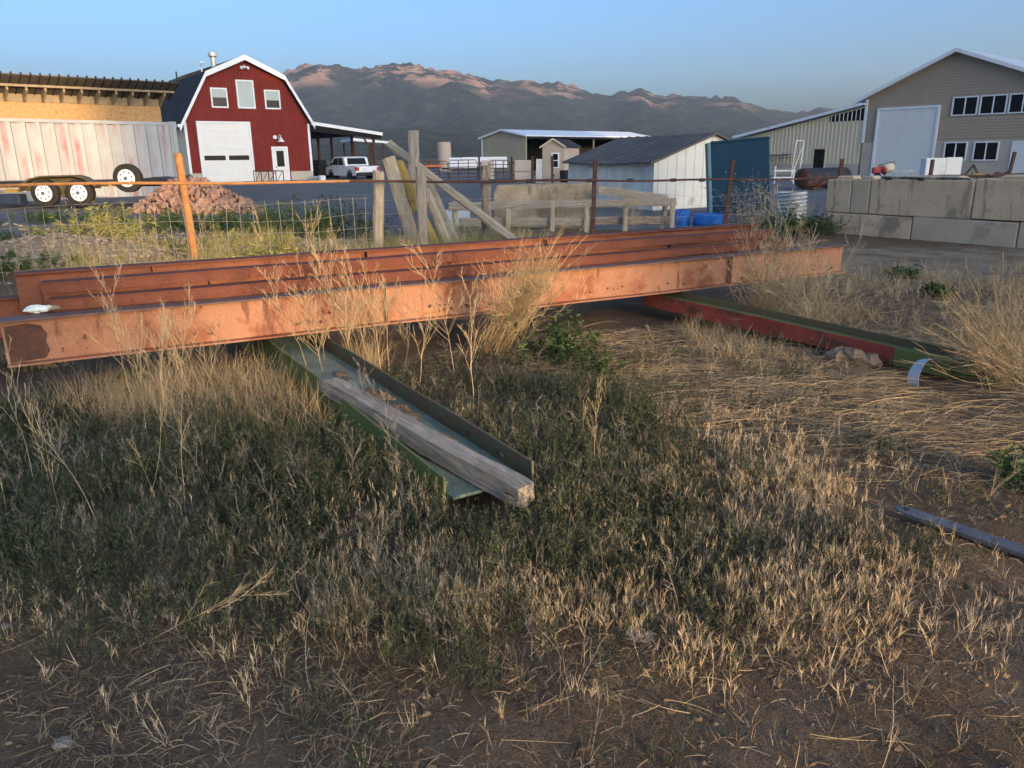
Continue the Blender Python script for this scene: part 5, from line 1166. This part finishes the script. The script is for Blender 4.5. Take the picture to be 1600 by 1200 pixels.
def lying(x, y, z, l0, l1, w, ang=None, lift=.25):
    n = len(x); a = rng.uniform(0, 6.28, n) if ang is None else ang+rng.normal(size=n)*.5
    d = np.stack([np.cos(a), np.sin(a), rng.uniform(0, lift, n)], 1); L = rng.uniform(l0, l1, n); b = rng.normal(size=(n, 3))*.24; b[:, 2] = -d[:, 2]*1.0
    return ribbons(np.stack([x, y, z+rng.uniform(.003, .02, n)], 1), d, L, w*rng.uniform(.6, 1.4, n), b, 4, .5)
def stuff(name, parts, m): return tag(np_mesh(name, *join_np(parts), m), kind='stuff')
def f_(x, y, sc, seed, lo, hi): return sm(lo, hi, fbm(x*sc, y*sc, 4, seed))
# where things grow
def d_green(x, y):
    left = sm(1.75, 2.25, y+.2*x*(x < 0))*sm(5.5, 4.6, y+.35*x)*sm(1.25, .5, x-.12*(y-3)); right = .30*sm(2.4, 2.8, y)*sm(4.0, 3.4, y)*sm(2.0, 1.0, x)
    return np.clip(np.maximum(left, right)*(.25+.75*f_(x, y, 1.9, 41, .38, .60))+.16*f_(x, y, 2.6, 43, .46, .58)*sm(1.1, 1.6, y)*sm(3.2, 1.6, x), 0, 1)
def d_brome(x, y):
    c = sm(1.7, 2.5, y+.25*fbm(x*2, y*2, 2, 58)-.1)*sm(4.7, 3.5, y)*(.30+.70*sm(-1.3, -.4, x))*sm(-3.4, -2.4, x)*sm(2.1, 1.0, x); l = .45*sm(4.2, 4.7, y+.5*(x+2))*sm(5.9, 5.2, y)*sm(-.9, -1.6, x)
    return np.clip(np.maximum(c*(.22+.78*f_(x, y, 3.4, 51, .40, .62)), l), 0, 1)
def d_straw(x, y): return np.clip(.10+.9*sm(.0, .7, x+.1*(y-4))*sm(3.2, 4.0, y)*sm(7.6, 6.6, y)*(.25+.75*f_(x, y, 1.3, 61, .36, .56)), 0, 1)
def d_any(x, y): return .25+.75*f_(x, y, 1.8, 71, .38, .58)
x, y, z = scatter(17000, -4.6, 2.8, 1.2, 6.0, d_green, .01)
g_h = rng.uniform(.07, .22, len(x))*(.7+.5*f_(x, y, 1.1, 44, .35, .65))
stuff('green_ground_cover', sprigs(x, y, z, g_h, 17, .024, .0046), M['sprig'])
x, y, z = scatter(1000, -4.6, 3.2, 1.25, 6.4, lambda x, y: .12+.8*d_green(x, y), .01)
stuff('dead_weed_twigs', twigs(x, y, z, rng.uniform(.08, .24, len(x)), 7), M['grey_stalk'])
x, y, z = scatter(2500, -4.6, 2.6, 1.3, 6.0, d_brome, .01); k = np.repeat(np.arange(2500), 4)[rng.random(10000) < .85]
x = x[k]+rng.normal(size=len(k))*.013; y = y[k]+rng.normal(size=len(k))*.013; z = z[k]
stuff('dry_grass', brome(x, y, z, rng.uniform(.03, .075, len(x))*rng.choice((1, 1, 1.5), len(x)))+[tufts(*scatter(700, -4.6, 2.6, 1.6, 6.0, lambda x, y: .8*d_brome(x, y)+.05, .01), 7, .04, .11, .0030)], M['stubble'])
x, y, z = scatter(260, -.75, .35, 2.75, 3.75, lambda x, y: np.exp(-((x+.30)**2+(y-3.18)**2)/.035)+.5*np.exp(-((x+.55)**2+(y-3.55)**2)/.03)+.4*np.exp(-((x-.18)**2+(y-3.05)**2)/.02), -.01)
stuff('green_ground_cover', sprigs(x, y, z, rng.uniform(.10, .22, len(x)), 17, .024, .0046), M['sprig'])
stuff('dry_grass', brome(x, y, z, rng.uniform(.08, .17, len(x))), M['stubble'])
x, y, z = scatter(900, -4.0, -1.0, 4.0, 6.0, lambda x, y: sm(4.2, 4.8, y+.35*(x+2.2))*(.4+.6*f_(x, y, 1.6, 57, .4, .6)), .02)
stuff('tall_dry_grass', [tufts(x, y, z, 9, .10, .32, .0030, .32)], M['straw'])
x, y, z = scatter(7500, -4, 5.5, 1.1, 8.0, d_straw, 0)
x2, y2, z2 = scatter(7500, -.2, 4.2, 3.4, 6.9, lambda x, y: (.35+.65*np.exp(-((x-1.2)**2/1.6+(y-5.2)**2/1.6)))*sm(-.1, .5, x)*(.3+.7*f_(x, y, 1.3, 61, .38, .55)), 0)
stuff('straw_litter', [lying(x, y, z, .04, .22, .0026), lying(x2[:500], y2[:500], z2[:500]+.02, .2, .7, .0028, .1, .3), lying(x2[500:], y2[500:], z2[500:]+.015, .08, .4, .0024, None, .5)], M['straw'])
x, y, z = scatter(60000, -4.2, 5.5, .8, 8.0, d_any, 0)
x2, y2, z2 = scatter(16000, -3.4, 4.2, .8, 4.6, d_any, 0)
stuff('dead_grass_mat', [lying(x, y, z-.004, .02, .09, .0030, None, .6), tufts(x2, y2, z2, 5, .015, .07, .0022, .9)], M['dead_mat'])
# grass thinning out to the fence and the block wall
def d_back(x, y): return np.clip(sm(-3.2, -2.2, past_fence(x, y))*sm(2.6, .5, past_fence(x, y))*sm(1.2, -.6, x)*(.03+.97*sm(-5.9, -4.7, x+.3*past_fence(x, y)))*(.06+.94*f_(x, y, 1.0, 81, .42, .56)), 0, 1)
x, y, z = scatter(3000, -9, 1.2, 6.5, 15, d_back, .02)
stuff('dry_grass', [tufts(x, y, z, 7, .10, .34, .0065, .3)], M['leaf_yellow'])
x, y, z = scatter(2600, -9, 1.5, 6.5, 15, d_back, .02)
stuff('dry_grass', [tufts(x, y, z, 8, .10, .30, .006, .35)], M['stubble'])
x, y, z = scatter(2600, 1.5, 7.6, 5.4, 11.5, lambda x, y: (.25+.75*f_(x, y, 1.0, 91, .42, .58))*sm(11.5, 8.5, y+.3*(6-x)), .02)
stuff('dry_grass', [tufts(x, y, z, 7, .05, .20, .0045, .5), lying(x, y, z, .06, .3, .004)], M['straw'])
# pebbles
def pebbles(n, x0, x1, y0, y1, r0, r1, dens):
    x, y, z = scatter(n, x0, x1, y0, y1, dens, 0, True); mb = MB(); rr = rng.uniform(r0, r1, n)**1
    for i in range(n): mb.ball((x[i], y[i], z[i]+rr[i]*.15), rr[i], 6, 4, (1.2, .9, .6), .3)
    tag(build('pebbles', mb, M['stone']), kind='stuff')
pebbles(420, -2.4, 3.2, .9, 4.2, .002, .007, lambda x, y: .3+0*x)
pebbles(1700, -10, -1.5, 9.2, 16, .012, .045, lambda x, y: np.exp(-((x+6.3)**2/3+(y-10.9)**2/1.2))+.08)
x, y, z = scatter(1700, -2.6, 3.4, .85, 4.0, lambda x, y: .2+.8*f_(x, y, 2.2, 95, .5, .35)*sm(3.6, 1.8, y), 0)
mb = MB()
for i in range(1700):
    r_ = random.choice((.003, .004, .006, .008, .013)); mb.ball((x[i], y[i], z[i]+r_*.1), r_, 5, 4, (1.2, .95, .65), .35)
tag(build('soil_clods', mb, M['clod']), kind='stuff')
for px, row, r, lab in ((100, 1168, .026, 'pale angular stone on the bare soil at the lower left corner'), (278, 1078, .010, 'small round white pebble on bare soil left of centre near the bottom'), (258, 915, .05, 'half-buried reddish stone among green weeds at lower left'), (1000, 1003, .045, 'flat grey stone set in the soil below the middle of the stubble'), (70, 1050, .014, 'little pale stone on bare soil above the angular stone at lower left'), (12, 985, .016, 'small white stone at the left edge below the weeds')):
    c = on(px, row, 0); mb = MB(); mb.ball((0, 0, 0), r, 9, 6, (1.2, .9, .6 if r < .04 else .35), .22)
    tag(build('stone', mb, M['stone']), lab, 'stone').location = (c.x, c.y, gh(c.x, c.y)+r*.15)

# tall dry branching weeds
def weed_mesh(seed, H, nb, spread, r0=.0030, bushy=1.0, lean=0., sub=5, low=.3):
    rnd = random.Random(seed); mb = MB()
    def grow_(p, d, L, r, lev):
        n = 5 if lev == 0 else 3; pts = [p]; dirs = [d]
        for i in range(n):
            d = (d+Vector((rnd.gauss(0, .10), rnd.gauss(0, .10), rnd.gauss(.03, .05)))).normalized(); pts.append(pts[-1]+d*(L/n)); dirs.append(d)
        mb.tube(pts, [max(r*(1-.75*i/n), .0011) for i in range(n+1)], 3, False)
        if lev >= 2: return
        cnt = nb if lev == 0 else sub
        for j in range(cnt):
            t = rnd.uniform(low if lev == 0 else .3, .98); i = min(int(t*n), n-1); f = t*n-i; q = pts[i].lerp(pts[i+1], f)
            a = rnd.uniform(0, 6.283); s = spread*rnd.uniform(.7, 1.2)
            dd = (dirs[i]+Vector((math.cos(a)*s, math.sin(a)*s, .1))).normalized()
            grow_(q, dd, L*(rnd.uniform(.25, .45) if lev == 0 else rnd.uniform(.22, .42))*(1.15-.5*t)*bushy, r*.5, lev+1)
    grow_(Vector((0, 0, -.02)), Vector((lean, rnd.gauss(0, .08), 1)).normalized(), H, r0, 0)
    me = bpy.data.meshes.new('dry_weed'); me.from_pydata(mb.v, [], mb.f); me.materials.append(M['stalk']); return me
WM = [weed_mesh(100+i, .76+.05*(i % 4), 11+i % 5, .55+.1*(i % 3), .0025, .95, .12*math.sin(i*2.1), 6, .42 if i % 2 else .3) for i in range(8)]
WS = [weed_mesh(300+i, .80, 5+i % 3, .5, .0022, .8, .15*math.sin(i*1.7), 3, .5) for i in range(6)]
WG = [weed_mesh(400+i, .78, 8+i % 3, .7, .0026, .8, .15*math.sin(i*1.3), 5, .3) for i in range(8)]
for m in WG: m.materials[0] = M['grey_stalk']
def weed(c, s, label, group, grey=False, rz=None, tilt=.0, k=None, thin=False):
    o = bpy.data.objects.new('dry_weed', random.choice(WS) if thin else (WG if grey else WM)[random.randrange(8) if k is None else k]); COL.objects.link(o)
    o.location = (c[0], c[1], gh(c[0], c[1])); o.scale = (s, s, s); o.rotation_euler = (random.gauss(0, .08)+tilt, random.gauss(0, .08), random.uniform(0, 6.28) if rz is None else rz)
    return tag(o, label, 'dry weed', group)
for i in range(18):
    c = on(random.uniform(490, 610), random.uniform(560, 612)); weed((c.x, c.y), random.uniform(.75, 1.08), 'thin dry branching weed in the stand before the sunlit middle of the front beam', 'dry weeds before the middle of the front beam')
for px, row, s in ((628, 600, .9), (655, 612, .95), (712, 596, 1.1), (740, 640, 1.0)):
    c = on(px, row); weed((c.x, c.y), s, 'lone dry weed stalk between the weed stand and the straw-coloured bush', 'dry weed stalks left of the straw bush')
for i in range(10):
    c = on(random.uniform(215, 340), random.uniform(620, 690)); weed((c.x, c.y), random.uniform(.7, 1.0), 'dry branching weed reaching up against the left part of the front beam', 'dry weeds before the left of the front beam')
for i in range(14):
    c = on(random.uniform(10, 300), random.uniform(680, 860)); weed((c.x, c.y), random.uniform(.45, .8), 'tall pale dry stalk standing in the green weeds at the left', 'dry stalks in the weeds at left', thin=True)
for i in range(12):
    c = on(random.uniform(320, 640), random.uniform(640, 820)); weed((c.x, c.y), random.uniform(.35, .6), 'short greyish dry weed beside the green steel trough', 'greyish dry weeds beside the trough', True)
for i in range(12):
    c = on(random.uniform(850, 1150), random.uniform(600, 800)); weed((c.x, c.y), random.uniform(.35, .65), 'dry weed stalk rising out of the straw right of the green trough', 'dry weeds in the straw right of the trough', thin=True)
for i in range(9):
    c = on(random.uniform(1150, 1320), random.uniform(470, 505)); weed((c.x, c.y), random.uniform(.9, 1.3), 'dry weed in front of the right end of the beams', 'dry weeds at the right end of the beams')
c = on(1265, 520); weed((c.x, c.y), 1.5, 'single tall thin dry weed standing highest in front of the block wall', None, False, 0, 0, 2)
c = on(200, 1020); o = weed((c.x, c.y), .55, 'pale dry branch lying over the bare soil at lower left', None, False, 1.0, 0, 3); o.rotation_euler = (R(20), R(62), R(25))
# dense straw-coloured clumps
def clump(name, label, base, n, tip_fn, m, seg=6, r=.002, branch=4):
    rnd = random.Random(len(label)); mb = MB()
    for i in range(n):
        b = Vector(base)+Vector((rnd.gauss(0, .11), rnd.gauss(0, .06), -.02)); t = tip_fn(rnd); mid = b.lerp(t, .5)+Vector((rnd.gauss(0, .05), rnd.gauss(0, .05), rnd.gauss(.03, .04)))
        pts = []
        for j in range(seg+1):
            u = j/seg; p = b*(1-u)**2+mid*(2*u*(1-u))+t*u*u; pts.append(p+Vector((rnd.gauss(0, .006), rnd.gauss(0, .006), rnd.gauss(0, .006))))
        mb.tube(pts, [max(r*(1-.6*j/seg), .0011) for j in range(seg+1)], 3, False)
        for k in range(branch):
            j = rnd.randrange(seg//2, seg); d = (pts[j+1]-pts[j]).normalized(); dd = (d+Vector((rnd.gauss(0, .6), rnd.gauss(0, .6), rnd.gauss(.1, .5)))).normalized(); L = rnd.uniform(.05, .17)
            q = pts[j]+dd*L*.5+Vector((rnd.gauss(0, .01), rnd.gauss(0, .01), rnd.gauss(0, .01))); mb.tube([pts[j], q, q+(dd+Vector((rnd.gauss(0, .4), rnd.gauss(0, .4), rnd.gauss(.1, .3))))*L*.5], [.0013, .0012, .001], 3, False)
    return tag(build(name, mb, m), label, 'dry bush')
b0 = on(775, 548, .02)
def tip1(r):
    t = r.random(); return at(815+r.gauss(0, 34)+t*45, 450-t*62+r.gauss(0, 22), 5.62+r.gauss(0, .14))
o = clump('straw_bush', 'large sunlit straw-coloured bush leaning against the middle of the beams', (b0.x, b0.y, .04), 230, tip1, M['stalk'], branch=5)
b0 = on(1195, 500, 0)
clump('straw_bush', 'upright straw-coloured bush standing at the right end of the front beam', (b0.x, b0.y, .0), 110, lambda r: at(r.gauss(1205, 38), r.gauss(405, 30), 6.75+r.gauss(0, .2)), M['stalk'])
b0 = on(1275, 505, 0)
clump('straw_bush', 'wide loose straw-coloured bush right of the upright one at the beam end', (b0.x, b0.y, .0), 80, lambda r: at(r.gauss(1275, 50), r.gauss(440, 22), 6.9+r.gauss(0, .2)), M['stalk'])
b0 = on(1590, 590, 0)
clump('straw_bush', 'big tangled straw bush at the right edge beside the block wall', (b0.x, b0.y, .0), 230, lambda r: at(r.gauss(1545, 55), r.gauss(510, 42), 5.1+r.gauss(0, .25)), M['straw'])
b0 = on(1590, 605, 0)
clump('straw_bush', 'flattened tangle of straw over the end of the red steel section', (b0.x, b0.y, .0), 80, lambda r: at(r.gauss(1545, 24), r.gauss(552, 18), 4.95+r.gauss(0, .2)), M['straw'])
# leafy green weeds
def leafy(name, label, x, y, n, h0, h1, ll, lw, m, group=None, spread=.12, leaves=22, cat='weed', lean=.35):
    xx = x+rng.normal(size=n)*spread; yy = y+rng.normal(size=n)*spread*.8; zz = ground_h(xx, yy)
    o3 = np.array([x, y, gh(x, y)])
    base = np.stack([xx, yy, zz], 1)-o3; h = rng.uniform(h0, h1, n); d = up_dirs(n, lean)+np.stack([(xx-x), (yy-y), 0*xx], 1)*1.5; d /= np.linalg.norm(d, axis=1, keepdims=True); b = rng.normal(size=(n, 3))*.12
    S = ribbons(base, d, h, np.full(n, .004), b, 3, .4)
    k = np.repeat(np.arange(n), leaves); u = rng.uniform(.1, 1, len(k)); P = base[k]+d[k]*(h[k]*u)[:, None]+b[k]*(h[k]*u*u)[:, None]
    ld = rng.normal(size=(len(k), 3)); ld[:, 2] = ld[:, 2]*.5+.35; Lf = ribbons(P, ld, ll*rng.uniform(.5, 1.3, len(k)), lw*rng.uniform(.6, 1.3, len(k)), rng.normal(size=(len(k), 3))*.15-np.array([0, 0, .15]), 3, .1, 1.6)
    t = np_mesh(name, *join_np([S, Lf]), m); t.location = o3; return tag(t, label, cat, group)
c = on(868, 565); leafy('green_weed', 'leafy green weed below the straw bush in front of the beam', c.x, c.y, 42, .18, .44, .055, .017, M['leaf'], None, .13, 20)
c = on(925, 590); leafy('green_weed', 'smaller leafy green weed right of the one under the straw bush', c.x, c.y, 22, .14, .30, .05, .015, M['leaf'], None, .09, 18)
c = on(205, 620); leafy('green_weed', 'broad-leaved green weed under the left part of the front beam', c.x, c.y, 22, .12, .26, .09, .024, M['leaf'], None, .10, 10)
c = on(1598, 770); leafy('green_weed', 'dark green weed cut by the right edge above the flat bar', c.x+.05, c.y, 26, .08, .22, .06, .014, M['leaf'], None, .08, 14)
for px, row, Y, n, h, sp, m, lab in (
    (175, 385, 14.2, 70, .55, .26, 'leaf_yellow', 'bright green weed left of the rubble pile'), (205, 388, 13.6, 40, .35, .2, 'leaf_yellow', 'low yellow-green weed at the left foot of the rubble pile'),
    (70, 372, 15.2, 45, .32, .3, 'leaf', 'low green weed on the gravel at the far left'), (10, 400, 12.2, 45, .26, .25, 'leaf', 'low green weed cut by the left edge above the beams'), (15, 428, 9.8, 40, .2, .25, 'leaf', 'small green weed at the left edge just behind the beams'),
    (265, 372, 14.6, 50, .40, .25, 'leaf', 'dark green weed just left of the orange post'), (330, 368, 14.6, 60, .45, .28, 'leaf', 'green weed just right of the orange post'), (385, 365, 14.4, 60, .5, .3, 'leaf', 'green weed at the right foot of the rubble pile'),
    (440, 375, 13.6, 80, .7, .3, 'leaf', 'tall dark green weed behind the woven wire'), (490, 378, 13.4, 80, .72, .3, 'leaf', 'bushy dark green weed in the middle of the woven wire'), (535, 382, 13.2, 70, .66, .28, 'leaf', 'dark green weed left of the tan wooden post'),
    (420, 412, 10.8, 45, .42, .25, 'leaf_yellow', 'yellowish weed at the foot of the woven wire'), (150, 402, 11.6, 60, .32, .35, 'leaf_yellow', 'yellow-green weed patch on the gravel mound'), (350, 395, 11.8, 50, .3, .35, 'leaf_yellow', 'sunlit yellowish weed patch right of the orange post'),
    (1235, 372, 15.6, 90, .62, .3, 'leaf', 'dense green weed in front of the silver culvert'), (1200, 374, 15.4, 70, .55, .28, 'leaf', 'green weed below the teal panel'), (1270, 372, 15.6, 50, .4, .25, 'leaf', 'green weed against the left end of the block wall'),
    (1408, 428, 9.8, 26, .16, .09, 'leaf', 'tiny dark green plant on the bare dirt before the block wall'), (1465, 452, 8.4, 36, .14, .06, 'leaf', 'low olive weed before the middle of the block wall')):
    v_ = at(px, row, Y); leafy('green_weed', lab, v_.x, Y, n, h*.5, h, .085, .016, M[m], None, sp, 20)
for px, Y, lab in ((1150, 15.4, 'tall grey seeding weed left of the leaning rusty post'), (1172, 15.2, 'tall grey seeding weed right of the leaning rusty post'), (1192, 15.5, 'tall grey seeding weed in front of the teal panel edge'), (1162, 14.8, 'grey seeding weed in front of the leaning rusty post')):
    v_ = at(px, 370, Y); leafy('seed_weed', lab, v_.x, Y, 16, .7, 1.2, .05, .012, M['grey_stalk'], None, .12, 34, lean=.1)
for i in range(12):
    v_ = at(random.uniform(925, 1050), 350, random.uniform(14.6, 15.2)); weed((v_.x, v_.y), random.uniform(.5, .9), 'dry weed growing along the foot of the plank frame', 'dry weeds along the plank frame')
for px, row in ((642, 400), (415, 420), (470, 418), (300, 412), (540, 410)):
    v_ = at(px, row, 10.2 if px != 642 else 9.0); weed((v_.x, v_.y), random.uniform(.9, 1.3), 'pale dry weed standing between the beams and the woven wire', 'dry weeds along the woven wire')

# ------------------------------------------------------------------ haze
hz = build('haze', MB().box(-6200, 6200, -420, 7000, -2, 680), None)
hm = bpy.data.materials.new('haze'); hm.use_nodes = True; hn = hm.node_tree.nodes; hn.remove(hn['Principled BSDF'])
pv = hn.new('ShaderNodeVolumePrincipled'); inp(pv, 'Color', (.72, .87, 1, 1)); inp(pv, 'Density', 6.5e-5); inp(pv, 'Anisotropy', .1); hm.node_tree.links.new(pv.outputs[0], hn['Material Output'].inputs['Volume'])
hz.data.materials.append(hm); tag(hz, kind='stuff')
